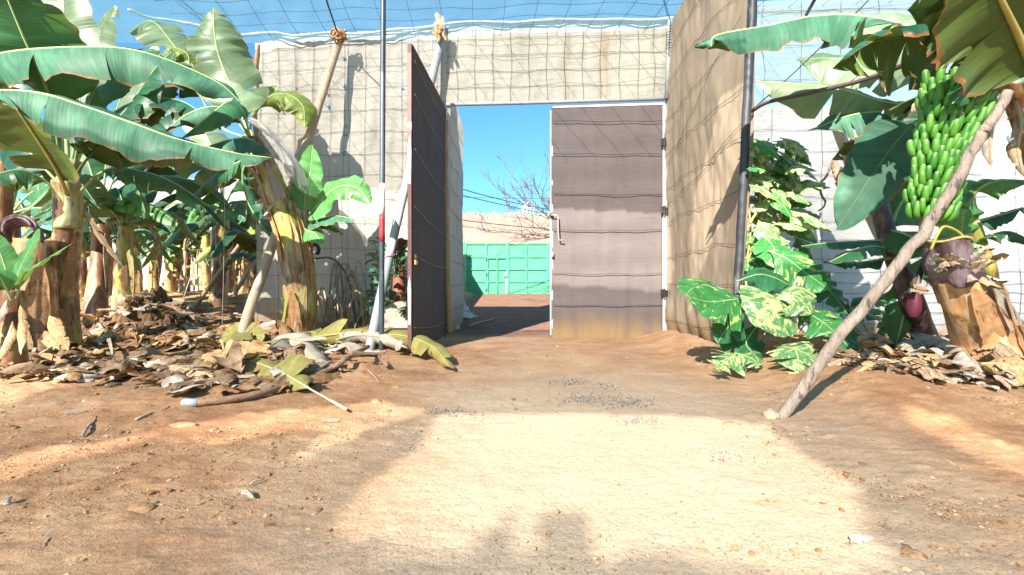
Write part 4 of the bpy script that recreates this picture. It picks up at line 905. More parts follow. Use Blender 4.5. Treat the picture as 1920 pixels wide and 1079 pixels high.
leaf(tK, L_([(572, 428, 6.3), (575, 432, 6.1), (590, 438, 6.0), (606, 458, 5.9)]), .17, (.3, -.8, .5), 'young', 104, ub=.02, tears=0, fold=.15, droop=.7, r0=.011)
leaf(tK, L_([(572, 425, 6.3), (605, 418, 6.35), (625, 425, 6.4), (645, 440, 6.4)]), .1, (.2, -.6, .7), 'deep', 105, ub=.05, tears=1, r0=.01)
leaf(tK, L_([(572, 425, 6.3), (562, 370, 6.35), (556, 330, 6.4), (550, 300, 6.5)]), .13, (-.6, -.7, .1), 'deep', 106, ub=.1, tears=1, r0=.012)

# ================================================================== plantation behind
def proto(name, label, seed, h, r, nl, tm, mats, low=False):
    rng = random.Random(seed); t = thing(name, label, 'banana plant', (0, 0, 0))
    lean = Vector((rng.uniform(-.15, .15), rng.uniform(-.1, .1), 0)); top = Vector((0, 0, h))+lean
    trunk(t, [(0, 0, -.2), lean*.2+Vector((0, 0, h*.4)), top], r, r*.62, tm, seed, 22, ridg=.14)
    for k in range(nl):
        a = k*2.39+rng.uniform(-.4, .4); el = rng.uniform(.15, 1.15) if k else 1.4; L = rng.uniform(1.3, 1.9)
        d = Vector((math.cos(a), math.sin(a), 0)); p = top-Vector((0, 0, rng.uniform(0, .15)))
        c = [p, p+d*(.22*L*math.cos(el))+Vector((0, 0, .25*L*math.sin(el))), p+d*(.62*L*math.cos(el*.8))+Vector((0, 0, .50*L*math.sin(el))), p+d*L*(.95*math.cos(el*.55))+Vector((0, 0, L*(.55*math.sin(el)-.42)))]
        leaf(t, c, rng.uniform(.2, .29), (d.x*.15, d.y*.15, 1), rng.choice(mats), seed*30+k, 'rib_g', .016, ub=.16, fold=rng.uniform(.1, .4), droop=rng.uniform(.5, 1.1), tears=rng.randint(4, 12), gap=.16, jag=.3, res=18, nv=5)
    for k in range(4):
        a = rng.random()*6.28; d = Vector((math.cos(a), math.sin(a), 0)); p = top*rng.uniform(.6, .98)+d*r*.8
        c = [p, p+d*.25+Vector((0, 0, .05)), p+d*.38+Vector((0, 0, -.4)), p+d*.33+Vector((0, 0, -rng.uniform(.7, 1.1)))]
        leaf(t, c, rng.uniform(.07, .13), (d.x, d.y, .2), rng.choice(['dry', 'sheath', 'olive']), seed*30+50+k, 'rib_dry', .012, ub=.1, fold=.5, droop=1.2, tears=6, gap=.3, jag=.6, res=14, nv=4, name='dry_leaf')
    return t
def copy_tree(o, parent=None):
    c = o.copy(); COL.objects.link(c); c.parent = parent
    for ch in o.children: copy_tree(ch, c)
    return c
def canopy(name, label, base, px, py, D, specs, tm, seed):
    t = thing(name, label, 'banana plant', base); c = P(px, py, D)
    trunk(t, [base-Vector((0, 0, .1)), base.lerp(c, .5)+Vector((.03, 0, 0)), c], .16, .10, tm, seed, 24)
    for i, (pts, hw, up, m, te) in enumerate(specs):
        leaf(t, [c]+L_(pts), hw, up, m, seed*40+i, 'rib_g', .018, ub=.14, fold=.2, droop=.7, tears=te, gap=.10, jag=.22, res=24, nv=6)
    return t
canopy('banana_plant', 'shaded banana plant whose dark leaves fill the gap behind the two long leaves at left', gp(176, 606), 190, 400, 7.6, [
    ([(230, 350, 7.4), (300, 330, 7.3), (370, 345, 7.2), (440, 395, 7.1)], .36, (0, -.5, .85), 'deep', 6), ([(150, 350, 7.3), (90, 330, 7.1), (20, 350, 7.0)], .36, (0, -.5, .85), 'deep', 5),
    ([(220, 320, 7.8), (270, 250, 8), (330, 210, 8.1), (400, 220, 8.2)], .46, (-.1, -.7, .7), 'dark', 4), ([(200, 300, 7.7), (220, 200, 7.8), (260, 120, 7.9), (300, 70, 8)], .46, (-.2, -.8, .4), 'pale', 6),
    ([(170, 320, 7.8), (140, 230, 8), (120, 150, 8.1), (60, 100, 8.2)], .46, (.2, -.8, .5), 'deep', 3), ([(230, 370, 7.9), (300, 300, 8.4), (360, 280, 8.6), (440, 300, 8.7)], .42, (0, -.6, .8), 'blue', 5),
    ([(205, 380, 7.3), (240, 375, 7.0), (290, 390, 6.8), (335, 420, 6.7)], .26, (0, -.5, .9), 'young', 4)], 'tr_b', 151)
canopy('banana_plant', 'banana plant with pale sunlit leaves rising behind the leaning stem at the wall edge', gp(408, 574), 418, 395, 9.0, [
    ([(440, 350, 9), (470, 320, 9), (505, 330, 9), (530, 370, 9)], .40, (0, -.6, .8), 'deep', 6), ([(400, 340, 9), (370, 310, 9), (320, 300, 9), (270, 330, 9)], .42, (0, -.6, .8), 'pale', 6),
    ([(420, 330, 9.2), (440, 270, 9.3), (470, 250, 9.4), (500, 262, 9.4)], .42, (0, -.7, .7), 'blue', 5), ([(410, 330, 9.2), (390, 260, 9.3), (350, 210, 9.4), (310, 200, 9.4)], .44, (.1, -.8, .6), 'pale', 6),
    ([(430, 380, 8.8), (450, 380, 8.6), (480, 400, 8.4), (500, 440, 8.3)], .34, (0, -.6, .8), 'deep', 5), ([(400, 385, 8.8), (370, 375, 8.6), (320, 390, 8.4), (290, 425, 8.3)], .34, (0, -.6, .8), 'blue', 7),
    ([(425, 390, 8.7), (430, 400, 8.4), (410, 405, 8.2), (385, 415, 8.1)], .2, (0, -.6, .8), 'young', 3)], 'tr_y', 153)
canopy('banana_plant', 'dark leaved banana plant behind the orange dry stump at the left edge', gp(20, 600), 20, 400, 7.8, [
    ([(60, 360, 7.7), (110, 345, 7.6), (160, 370, 7.5), (200, 420, 7.4)], .40, (0, -.6, .8), 'deep', 6), ([(0, 350, 7.7), (-30, 330, 7.6), (-90, 340, 7.5)], .4, (0, -.6, .8), 'deep', 6),
    ([(40, 330, 8), (80, 260, 8.1), (130, 230, 8.2), (190, 250, 8.3)], .46, (0, -.7, .7), 'dark', 5), ([(20, 320, 8), (10, 230, 8.1), (30, 150, 8.2), (60, 90, 8.3)], .46, (0, -.9, .3), 'deep', 4),
    ([(60, 390, 7.4), (100, 395, 7.2), (140, 420, 7.0), (165, 460, 6.9)], .26, (0, -.6, .8), 'blue', 5)], 'tr_b', 157)
PT = {}
GRP = 'banana plants of the plantation'
place = [  # kind, px base, py base, scale, rot, label
    ('y', 152, 560, 1.0, .3, 'yellow stemmed banana plant just right of the tall bicolour stem at left'),
    ('b', 208, 553, .95, 1.9, 'dark brown banana stem in shade left of the yellow plant by the mulch heap'),
    ('m', 231, 592, .92, 2.7, 'yellow and dark banana plant growing beside the brown mulch heap'),
    ('y', 288, 547, .95, 4.1, 'mottled yellow banana plant directly behind the mulch heap'),
    ('o', 316, 547, .80, .9, 'orange brown dry banana stem right of the mottled yellow plant'),
    ('b', 346, 541, .92, 5.0, 'dark maroon banana stem in front of the far pale wall'),
    ('y', 428, 550, 1.0, 3.3, 'yellow green banana plant crossed by the slanting bare stick'),
    ('o', 452, 548, .95, 5.7, 'brown fibrous banana stem just right of the yellow plant behind the stick'),
    ('y', 478, 556, .90, 1.3, 'small yellow banana plant seen left of the thick wooden prop'),
    ('b', 505, 590, .80, 2.2, 'thin brown banana stem between the wooden prop and the leaning plant'),
    ('m', 60, 552, 1.05, .8, 'banana plant half hidden behind the orange dry stump'),
    ('m', 385, 540, 1.15, 2.0, 'tall banana plant with arched leaves behind the white pole'),
    ('y', 255, 538, 1.2, 5.3, 'banana plant with high leaves far behind the mulch heap'),
    ('m', 120, 538, 1.25, 3.9, 'high leaved banana plant at the back left of the plantation'),
    ('m', 470, 539, 1.2, .5, 'far banana plant whose leaves rise behind the netting wall edge'),
    ('y', 330, 537, 1.3, 1.1, 'farthest banana plant with leaves against the sky at the centre of the plantation'),
]
for kd, px, py, sc, rz, lab in place:
    if kd not in PT:
        PT[kd] = {'y': lambda: proto('banana_plant', lab, 41, 1.45, .165, 9, 'tr_y', ['deep', 'blue', 'young', 'pale']),
                  'b': lambda: proto('banana_plant', lab, 43, 1.4, .16, 8, 'tr_b', ['deep', 'dark', 'blue']),
                  'm': lambda: proto('banana_plant', lab, 47, 1.6, .17, 9, 'tr_a', ['deep', 'blue', 'pale', 'young']),
                  'o': lambda: proto('banana_plant', lab, 53, 1.3, .17, 5, 'tr_o', ['olive', 'deep', 'yel'])}[kd]()
        o = PT[kd]
    else: o = copy_tree(PT[kd])
    b = gp(px, py)
    if b.y > 13: b = P(px, py, 13.0+(px % 37)*.05)
    b.z = float(H(b.x, b.y))-.02
    o.location = b; o.scale = (sc,)*3; o.rotation_euler = (0, 0, rz); o['label'] = lab; o['group'] = GRP
mb = MB(); c0, c1 = gp(365, 577), P(466, 437, 9.0)
tube(mb, [c0, c0.lerp(c1, .5)+Vector((0, 0, .03)), c1], [.045, .04, .032], 8); tag(mb.build('stick', M['wood'], None, org=c0), 'slanting bare stick propped among the plantation stems', 'stick')
mb = MB(); c0, c1 = gp(437, 555), P(478, 490, 10.0)
tube(mb, [c0, c1], .05, 8); tag(mb.build('stick', M['galv'], None, org=c0), 'short grey stick leaning by the yellow stem behind the wooden prop', 'stick')
mb = MB(); c0 = gp(402, 553); tube(mb, [c0, P(395, 355, c0.y)], .045, 8); tag(mb.build('white_post', M['white_paint'], None, org=c0), 'thin white post standing among the plantation', 'post')
mb = MB()
for x1 in (344, 400, 408): tube(mb, cr([P(393, 362, 10.5), P((393+x1)/2+4, 470, 10.3), gp(x1, 560)], 14), .011, 5)
tag(mb.build('tie_rope', M['wire_pale'], None, org=P(393, 362, 10.5)), 'pale tie ropes fanning down from the thin white post', 'rope')

# ================================================================== right hand plants
R0 = gp(2010, 665)
tR = thing('banana_plant', 'banana plant bearing the bunch, its leaves arching in from the right edge', 'banana plant', R0)
trunk(tR, [R0-Vector((0, 0, .1)), P(2000, 500, 3.4), P(1960, 300, 3.2), P(1900, 130, 3.0)], .14, .09, 'tr_b', 31)
leaf(tR, L_([(1890, 140, 3.0), (1740, 60, 3.3), (1620, 30, 3.5), (1530, 30, 3.55), (1440, 48, 3.6), (1345, 66, 3.6), (1333, 88, 3.6)]), .30, (.0, -.55, .85), 'blue', 111, ub=.2, fold=.2, droop=.9, tears=4, gap=.06, jag=.2, wave=.03)
leaf(tR, L_([(1890, 140, 3.0), (1800, 85, 2.95), (1700, 70, 2.95), (1620, 85, 3.0), (1560, 130, 3.05)]), .36, (.1, .6, .8), 'dark', 112, 'rib_dark', ub=.12, fold=.25, droop=1.1, tears=8, gap=.15, jag=.3)
leaf(tR, L_([(1890, 140, 3.0), (1800, 75, 3.3), (1720, 50, 3.45), (1640, 60, 3.6), (1590, 90, 3.7)]), .38, (-.1, -.9, .45), 'pale', 113, ub=.1, fold=.0, droop=.5, tears=3)
leaf(tR, L_([(1945, 150, 2.6), (1905, 60, 2.45), (1868, -20, 2.3), (1840, -110, 2.2)]), .36, (-.1, .6, .8), 'dark', 114, 'rib_y', .024, ub=.02, fold=-.05, droop=.5, tears=4, gap=.1, jag=.15)
leaf(tR, L_([(1960, 100, 2.5), (1850, 30, 2.6), (1780, 10, 2.7), (1700, 20, 2.8)]), .30, (.0, .5, .9), 'dark', 115, 'rib_dark', ub=.1, fold=.1, droop=.8, tears=4)
leaf(tR, L_([(1890, 140, 3.0), (1790, 165, 3.5), (1690, 195, 3.9), (1560, 165, 4.1), (1415, 152, 4.3)]), .42, (.0, -.9, .45), 'pale', 116, ub=.12, fold=.15, droop=.9, tears=6, gap=.12, jag=.25)
leaf(tR, L_([(1890, 140, 3.0), (1780, 140, 3.7), (1680, 120, 4.1), (1560, 110, 4.4), (1490, 112, 4.5)]), .40, (.0, -.9, .5), 'pale', 117, ub=.12, fold=.1, droop=.7, tears=6, gap=.1, jag=.2)
leaf(tR, L_([(1880, 140, 3.0), (1790, 180, 3.25), (1720, 225, 3.4), (1655, 300, 3.5), (1568, 432, 3.55)]), .25, (-.55, -.8, .1), 'blue', 118, 'rib_dark', .012, ub=.52, fold=-.1, droop=.35, tears=0, wave=.02)
leaf(tR, L_([(1900, 150, 3.1), (1800, 220, 3.7), (1700, 250, 4.0), (1600, 262, 4.2), (1560, 300, 4.3)]), .24, (.0, .3, .95), 'dark', 119, 'rib_y', ub=.12, fold=.2, droop=.9, tears=8, gap=.2, jag=.3)
leaf(tR, L_([(1890, 140, 3.0), (1850, 140, 2.7), (1815, 165, 2.65), (1785, 195, 2.62)]), .12, (-.4, -.7, .5), 'deep', 120, ub=.05, tears=1, fold=.2, droop=.8, r0=.014)
leaf(tR, L_([(1905, 120, 2.9), (1930, 105, 2.8), (1960, 130, 2.7), (1990, 190, 2.6)]), .26, (.2, -.6, .8), 'pale', 121, ub=.02, tears=6)
leaf(tR, L_([(1880, 150, 3.1), (1790, 170, 3.6), (1700, 205, 3.9), (1600, 215, 4.0), (1520, 245, 4.1)]), .36, (.0, -.75, .7), 'blue', 124, ub=.12, fold=.1, droop=.8, tears=7, gap=.15, jag=.3)
leaf(tR, L_([(1868, 150, 2.95), (1862, 200, 2.92), (1856, 255, 2.9), (1858, 315, 2.9)]), .065, (-.5, -.8, .0), 'grey', 122, 'rib_dry', .012, tears=4, gap=.3, jag=.6, droop=1.2, name='dry_leaf')
leaf(tR, L_([(1905, 190, 3.0), (1915, 230, 2.95), (1908, 280, 2.9), (1918, 330, 2.9)]), .07, (-.5, -.8, .0), 'dry', 123, 'rib_dry', .012, tears=4, gap=.3, jag=.6, droop=1.2, name='dry_leaf')
leaf(tR, L_([(1880, 150, 3.1), (1800, 200, 3.4), (1740, 290, 3.5), (1705, 400, 3.55)]), .26, (-.2, -.95, .15), 'dark', 125, 'rib_dark', ub=.15, fold=.1, droop=.5, tears=3)
leaf(tR, L_([(1870, 160, 3.1), (1790, 170, 3.4), (1730, 230, 3.6), (1680, 330, 3.7)]), .26, (-.4, -.8, .4), 'dark', 126, 'rib_dark', ub=.15, fold=.1, droop=.7, tears=4)
# second plant behind the bunch: broad leaves low down
V0 = gp(1742, 648)
tV = thing('banana_plant', 'dark slanting banana plant behind the long prop with low broad leaves', 'banana plant', V0)
trunk(tV, [V0-Vector((0, 0, .08)), P(1715, 580, 4.3), P(1690, 510, 4.25), P(1665, 440, 4.2), P(1650, 380, 4.2)], .105, .07, 'tr_d', 37)
leaf(tV, L_([(1660, 400, 4.2), (1655, 340, 4.3), (1630, 290, 4.4), (1590, 250, 4.5)]), .30, (.2, -.6, .6), 'deep', 131, ub=.05, tears=3)
leaf(tV, L_([(1660, 430, 4.2), (1700, 440, 4.0), (1740, 470, 3.9), (1760, 540, 3.9)]), .24, (-.1, -.8, .5), 'deep', 132, ub=.05, tears=2)
leaf(tV, L_([(1670, 450, 4.2), (1620, 452, 4.0), (1560, 455, 3.9), (1503, 462, 3.8)]), .10, (0, -.35, .95), 'dark', 133, ub=.1, tears=0, fold=.1, droop=.8)
leaf(tV, L_([(1675, 470, 4.2), (1640, 462, 3.95), (1600, 470, 3.8), (1555, 492, 3.7)]), .12, (0, -.3, .95), 'deep', 134, ub=.1, tears=1)
leaf(tV, L_([(1680, 480, 4.2), (1630, 490, 4.2), (1590, 492, 4.3), (1540, 490, 4.4)]), .13, (0, -.2, .95), 'dark', 135, ub=.1, tears=1)
leaf(tV, L_([(1690, 500, 4.2), (1700, 560, 4.3), (1690, 610, 4.35), (1680, 650, 4.4)]), .16, (-.4, -.9, .1), 'deep', 136, ub=.05, tears=1)
leaf(tV, L_([(1665, 440, 4.25), (1690, 380, 4.35), (1730, 330, 4.4), (1760, 300, 4.5)]), .30, (-.3, -.9, .3), 'deep', 137, ub=.05, tears=2)
# leaves of a young shoot right of the stump
W0 = gp(1862, 620)
tW = thing('banana_sucker', 'glossy banana shoot with wide leaves behind the tied cut stump', 'banana sucker', W0)
trunk(tW, [W0-Vector((0, 0, .06)), P(1860, 540, 3.9), P(1835, 450, 3.8), P(1815, 400, 3.75)], .06, .045, 'tr_g', 39)
leaf(tW, L_([(1800, 470, 3.75), (1802, 440, 3.7), (1806, 405, 3.65), (1812, 350, 3.6)]), .24, (.1, -1, .2), 'young', 141, 'rib_g', .011, ub=.05, tears=0, fold=-.05, droop=.3)
leaf(tW, L_([(1820, 420, 3.75), (1850, 410, 3.7), (1885, 400, 3.65), (1950, 380, 3.6)]), .11, (0, -.6, .8), 'blue', 142, ub=.05, tears=1)
leaf(tW, L_([(1815, 410, 3.75), (1830, 360, 3.6), (1880, 338, 3.5), (1960, 345, 3.4)]), .17, (0, -.7, .6), 'young', 143, ub=.05, tears=2)
leaf(tW, L_([(1835, 450, 3.8), (1838, 470, 3.7), (1835, 510, 3.65), (1822, 545, 3.6)]), .17, (.1, -.95, .3), 'young', 144, ub=.05, tears=1, droop=.5)
leaf(tW, L_([(1835, 450, 3.8), (1860, 440, 3.7), (1900, 436, 3.6), (1960, 470, 3.5)]), .14, (0, -.3, .95), 'deep', 145, ub=.05, tears=2)
# cut stump with dark collar
U0 = gp(1872, 695)
tU = thing('banana_stump', 'leaning cut banana stump wrapped in peeling tan sheaths, dark collar tied with cord', 'banana stump', U0)
trunk(tU, [U0-Vector((-.03, 0, .12)), P(1852, 640, 3.55), P(1820, 570, 3.5), P(1790, 515, 3.48)], .20, .155, 'tr_o', 43, 44, ridg=.15)
trunk(tU, [P(1794, 524, 3.47), P(1782, 488, 3.45), P(1773, 447, 3.45)], .165, .125, 'tr_d', 45, 24, 'collar', 0, .3)
rngU = random.Random(8)
for i in range(16):
    a = i*1.1; q = rngU.uniform(0, 1); c = P(1794-20*q, 520-70*q, 3.45)
    flap(tU, c+Vector((math.cos(a)*.14, -abs(math.sin(a))*.14, 0)), (math.cos(a)*.4, -.35, rngU.uniform(-.6, .7)), rngU.uniform(.08, .15), .06, (math.cos(a), -1, .2), 160+i, rngU.choice(['grey', 'grey', 'dry']), name='collar_scale', bend=(0, -.03, 0))
pU = [U0-Vector((-.03, 0, .12)), P(1852, 640, 3.55), P(1820, 570, 3.5), P(1790, 515, 3.48)]
for i, (q0, q1, th, w, pl, m) in enumerate(((.08, 1.0, -.4, .62, .02, 'sheath'), (.1, .98, .75, .5, .03, 'dry'), (.0, .8, .3, .35, .03, 'sheath'), (.0, .42, -.8, .6, .05, 'sheath'), (.0, .36, .5, .7, .06, 'dry'), (.45, 1.0, .15, .28, .02, 'grey'))): shell(tU, pU, .21, .165, q0, q1, th, w, m, 180+i, pl, 1.03+.014*i)
flap(tU, P(1862, 640, 3.25), (.7, -.1, -.8), .4, .09, (.2, -1, .2), 190, 'dry', bend=(.1, -.06, 0), droop=.7)
flap(tU, P(1880, 670, 3.2), (.8, -.2, -.5), .4, .10, (.2, -1, .4), 191, 'sheath', bend=(.1, -.06, 0), droop=.7)
mb = MB(); c = P(1775, 452, 3.45)
tube(mb, [c+Vector((.14*math.cos(a), .14*math.sin(a), .015*math.sin(a*3))) for a in np.linspace(0, 6.3, 26)], .011, 6)
tube(mb, cr([P(1745, 470, 3.33), P(1758, 440, 3.3), P(1772, 425, 3.3), P(1800, 438, 3.32), P(1812, 458, 3.34)], 20), .010, 6); tube(mb, cr([P(1772, 425, 3.3), P(1768, 412, 3.3), P(1774, 400, 3.3)], 8), .012, 6)
mb.build('cord', M['rib_y'], tU)
# banana flower
mb = MB(); f0 = P(1720, 640, 3.75)
tF = thing('banana_flower', 'dark red banana flower bud hanging beside the cut stump', 'banana flower', P(1714, 575, 3.6))
mb = MB(); tube(mb, cr([P(1712, 596, 3.6), P(1713, 585, 3.6), P(1714, 570, 3.6), P(1716, 552, 3.6), P(1718, 545, 3.6)], 20), [.006+.046*math.sin(math.pi*min(1, .08+i/21))**.8 for i in range(20)], 14, True, lambda q, th, L: 1+.06*math.sin(th*3+q*5)); mb.build('bud', plain_mat('bract_red', (.085, .010, .022), .6, .4, 14, (1, 1, .3)), tF)
mb = MB(); tube(mb, cr([P(1718, 548, 3.6), P(1724, 515, 3.62), P(1735, 490, 3.66), P(1760, 480, 3.6)], 16), .022, 8); mb.build('stalk', M['tr_d'], tF)
for i in range(7): flap(tF, P(1716+3*math.sin(i*2), 545-i*2, 3.57), (math.cos(i*.9), -.4, math.sin(i*1.7)*.6), .09, .035, (0, -1, .4), 200+i, 'grey' if i % 2 else 'dry', name='bract')

# ---- the bunch
SEED_ = [0]
def finger(mb, p, d, upv, L, r):
    d = Vector(d).normalized(); u = Vector(upv).normalized()
    c = [p, p+d*L*.24-u*L*.02, p+d*L*.44+u*L*.06, p+d*L*.56+u*L*.28, p+d*L*.60+u*L*.50, p+d*L*.62+u*L*.62]
    path = cr(c, 12); SEED_[0] += 1; rr = [.42, .6, .82, .96, 1, 1.02, 1.02, 1, .97, .88, .62, .40]
    n0 = mb.n; tube(mb, path, [r*q for q in rr], 10, True, lambda q, th, L_: 1+.07*math.cos(5*th))
    w_ = (SEED_[0]*.618) % 1
    for i in range(n0, mb.n): mb.a[i] = (mb.a[i][0], w_, mb.a[i][2])
k = NT('green_banana'); a = k.attr(); o = k.coord(); x, y, z = k.sep(a)[0:3]
n_ = k.math('ADD', k.math('MULTIPLY', k.noise(o, 14, 3, .6), .6), k.math('MULTIPLY', y, .4)); c_ = k.ramp(n_, [(.3, (.03, .15, .014)), (.7, (.095, .285, .03))])
c_ = k.mix(k.ramp(z, [(.80, 0.0), (.96, .8)]), c_, (.30, .36, .12)); c_ = k.mix(k.ramp(z, [(.965, 0.0), (.99, 1.0)]), c_, (.10, .07, .03))
c_ = k.mix(k.ramp(z, [(.0, .6), (.2, 0.0)]), c_, (.16, .32, .06))
c_ = k.mix(k.ramp(k.noise(o, 60, 4, .75), [(.66, 0.0), (.72, .7)]), c_, (.16, .12, .05))
M['banana'] = k.done(k.bsdf(c_, .48, k.bump(n_, .1, .003), .5))
BD = 2.72
top, bot = P(1780, 178, BD+.14), P(1735, 405, BD+.14)
tN = thing('banana_bunch', 'large hanging bunch of green unripe bananas behind the long prop', 'banana bunch', bot)
ax = (bot-top).normalized(); sx = ax.cross(Vector((0, 1, 0))).normalized(); sy = ax.cross(sx).normalized()
if sy.y > 0: sy = -sy
mb = MB(); tube(mb, cr([P(1890, 145, 2.95), P(1850, 120, 2.88), P(1800, 130, BD+.14), top, top.lerp(bot, .5), bot, bot+ax*.12], 40), [.035]*20+[.03-.0006*i for i in range(20)], 10); mb.build('stalk', M['rib_dark'], tN)
rngN = random.Random(21); nf = 0
hands = 9; rest = MB()
for h in range(hands):
    q = h/(hands-1); c = top.lerp(bot, .0+1.0*q); rad = .07*(1-.25*q)
    th0 = .35*math.sin(h*2.1)
    cm = MB(); tube(cm, [c+sx*(math.cos(s)*rad*.8)+sy*(math.sin(s)*rad*.8)+ax*.01 for s in np.linspace(.1, 3.0, 12)], .018, 8); hd = cm.build('hand', M['banana'], tN)
    nfg = 11 if h < 7 else 9; lst = []
    for row in range(2):
        for f in range(nfg-row):
            th = .0+3.14*(f+.5*row)/(nfg-1)+rngN.uniform(-.06, .06)+th0*.4
            d = sx*math.cos(th)+sy*math.sin(th); s = (1.05-.22*q)*rngN.uniform(.93, 1.08); dz = .030*(1-row)-.012
            p = c+d*rad+ax*(dz+rngN.uniform(-.006, .006)); L = .170*s*(1.25 if h in (0, 1, 2) and th < 1.3 else 1)
            lst.append((abs(th-1.45)+rngN.random()*.01, p, d*(1.1 if row == 0 else .8)+ax*((.30 if row == 0 else .1)+rngN.uniform(-.12, .12))+sx*rngN.uniform(-.1, .1), L, .0195*s))
    lst.sort(key=lambda e: e[0])
    for i, (_, p, d, L, r) in enumerate(lst):
        mb = MB() if i < 9 else rest; finger(mb, p, d, -ax+sx*rngN.uniform(-.15, .15), L, r)
        if i < 9: mb.build('banana', M['banana'], hd)
tag(rest.build('bananas', M['banana'], tN), kind='stuff')
# last older hand low at the left
# ================================================================== variegated climbing plant at the black pole
Z0 = gp(1400, 690)
tZ = thing('climbing_plant', 'variegated climbing plant with big split leaves at the foot of the black pole', 'climbing plant', Z0)
def arum(ctrl, hw, up, mat, seed, split=4, gap=.22, vd=.45, fold=.05, droop=.35, r0=.008, wave=.02, jag=.12):
    leaf(tZ, L_(ctrl), hw*(1.55 if seed < 320 else 1.3), up, mat, seed, 'rib_g', r0, prof=prof_heart, tears=split, gap=gap, vd=vd, fold=fold, droop=droop, wave=wave, jag=jag, slant=.28, res=20, nv=8)
arum([(1392, 560, 4.15), (1372, 562, 4.08), (1330, 566, 4.0), (1290, 556, 3.95)], .20, (.0, -.75, .65), 'var', 301, 3)
arum([(1350, 548, 4.2), (1325, 535, 4.2), (1300, 540, 4.15), (1284, 556, 4.1)], .14, (.0, -.6, .8), 'var', 302, 2)
arum([(1445, 545, 4.1), (1462, 560, 4.0), (1440, 590, 3.9), (1415, 612, 3.85)], .22, (.25, -.9, .5), 'var_pale', 303, 2, .1, .6)
arum([(1452, 560, 4.0), (1490, 555, 3.95), (1510, 572, 3.9), (1522, 590, 3.88)], .16, (.1, -.9, .5), 'var_pale', 304, 2, .1, .6)
arum([(1380, 528, 4.3), (1420, 515, 4.2), (1450, 520, 4.1), (1480, 535, 4.05)], .17, (-.1, -.6, .8), 'var_dark', 305, 1, .1)
arum([(1440, 470, 4.3), (1475, 485, 4.2), (1515, 515, 4.1), (1558, 545, 4.0)], .20, (-.15, -.8, .6), 'var', 306, 4, .25, .5)
arum([(1490, 580, 4.3), (1520, 590, 4.15), (1550, 610, 4.0), (1572, 630, 3.9)], .17, (-.2, -.8, .6), 'var', 307, 7, .55, .15)
arum([(1440, 660, 3.95), (1480, 655, 3.85), (1515, 665, 3.75), (1545, 690, 3.7)], .17, (-.05, -.6, .8), 'var_pale', 308, 7, .6, .12)
arum([(1468, 660, 3.9), (1490, 655, 3.75), (1498, 685, 3.65), (1492, 712, 3.6)], .15, (.15, -.8, .6), 'var_pale', 309, 6, .6, .12)
arum([(1378, 662, 4.0), (1376, 668, 3.92), (1360, 680, 3.85), (1342, 692, 3.8)], .13, (.0, -.6, .8), 'var_pale', 310, 6, .65, .12)
arum([(1378, 662, 4.0), (1392, 666, 3.92), (1412, 674, 3.85), (1424, 690, 3.8)], .12, (.0, -.6, .8), 'var_pale', 311, 6, .65, .12)
arum([(1530, 688, 3.7), (1555, 695, 3.66), (1570, 702, 3.63), (1590, 706, 3.6)], .06, (.0, -.4, .9), 'var', 312, 4, .4, .3)
arum([(1430, 600, 4.3), (1400, 640, 4.2), (1410, 660, 4.15), (1430, 680, 4.1)], .15, (.0, -.8, .5), 'var_dark', 313, 2)
arum([(1500, 600, 4.4), (1560, 620, 4.3), (1590, 650, 4.2), (1620, 690, 4.1)], .13, (.0, -.8, .5), 'var_dark', 314, 2)
arum([(1500, 520, 4.6), (1530, 530, 4.5), (1560, 550, 4.4), (1590, 590, 4.3)], .15, (.0, -.8, .6), 'var_dark', 315, 3, .3, .4)
arum([(1420, 440, 4.5), (1440, 450, 4.4), (1455, 475, 4.3), (1462, 510, 4.2)], .15, (.1, -.9, .4), 'var', 316, 2, .2, .5)
arum([(1395, 590, 4.3), (1380, 600, 4.2), (1360, 620, 4.1), (1345, 645, 4.05)], .12, (.1, -.8, .5), 'var_dark', 317, 2, .2, .5)
rz_ = random.Random(17)
for i in range(84):
    y = rz_.uniform(268, 520); half = 52 if y < 330 else 60
    x = rz_.uniform(1398, 1398+half*2-14*abs(y-400)/120); D = rz_.uniform(4.5, 5.1); a = rz_.uniform(-.7, .9); L = rz_.uniform(34, 70)
    arum([(x-L*.35*math.cos(a), y-L*.3*math.sin(a)-4, D), (x, y-5, D-.06), (x+L*.4*math.cos(a), y+L*.22*math.sin(a)+4, D-.12), (x+L*.75*math.cos(a), y+L*.55*math.sin(a)+16, D-.14)], rz_.uniform(.07, .115),
         (rz_.uniform(-.3, .3), -.6, rz_.uniform(.5, 1)), rz_.choice(['var', 'var_pale', 'var_pale', 'var', 'var_pale']), 330+i, rz_.choice([0, 0, 2]), .2, r0=.006)
for i, (x0, y0, x1, y1) in enumerate(((1405, 680, 1402, 250), (1415, 690, 1425, 290), (1398, 690, 1432, 400), (1425, 680, 1470, 330), (1400, 500, 1455, 310), (1408, 660, 1445, 480), (1420, 690, 1500, 600), (1435, 665, 1395, 640), (1405, 420, 1480, 300), (1400, 340, 1440, 262))):
    p, q = P(x0, y0, 4.55), P(x1, y1, 4.75); mb = MB()
    tube(mb, [p.lerp(q, s)+Vector((.05*mn.noise(Vector((s*4, i, 0))), .05*mn.noise(Vector((s*4, i, 4)))-.02, 0)) for s in np.linspace(0, 1, 22)], rz_.uniform(.008, .016), 6); mb.build('stem', M['rib_dry'] if i % 2 else M['rib_y'], tZ)
b = gp(1376, 662)
mb = MB(); bar(mb, b-Vector((0, 0, .05)), P(1374, 590, b.y+.02), .09, .03, (1, 0, 0)); tag(mb.build('board', M['ochre'], None, True, org=b), 'short brown board upright between the tan netting and the split leaves', 'board')
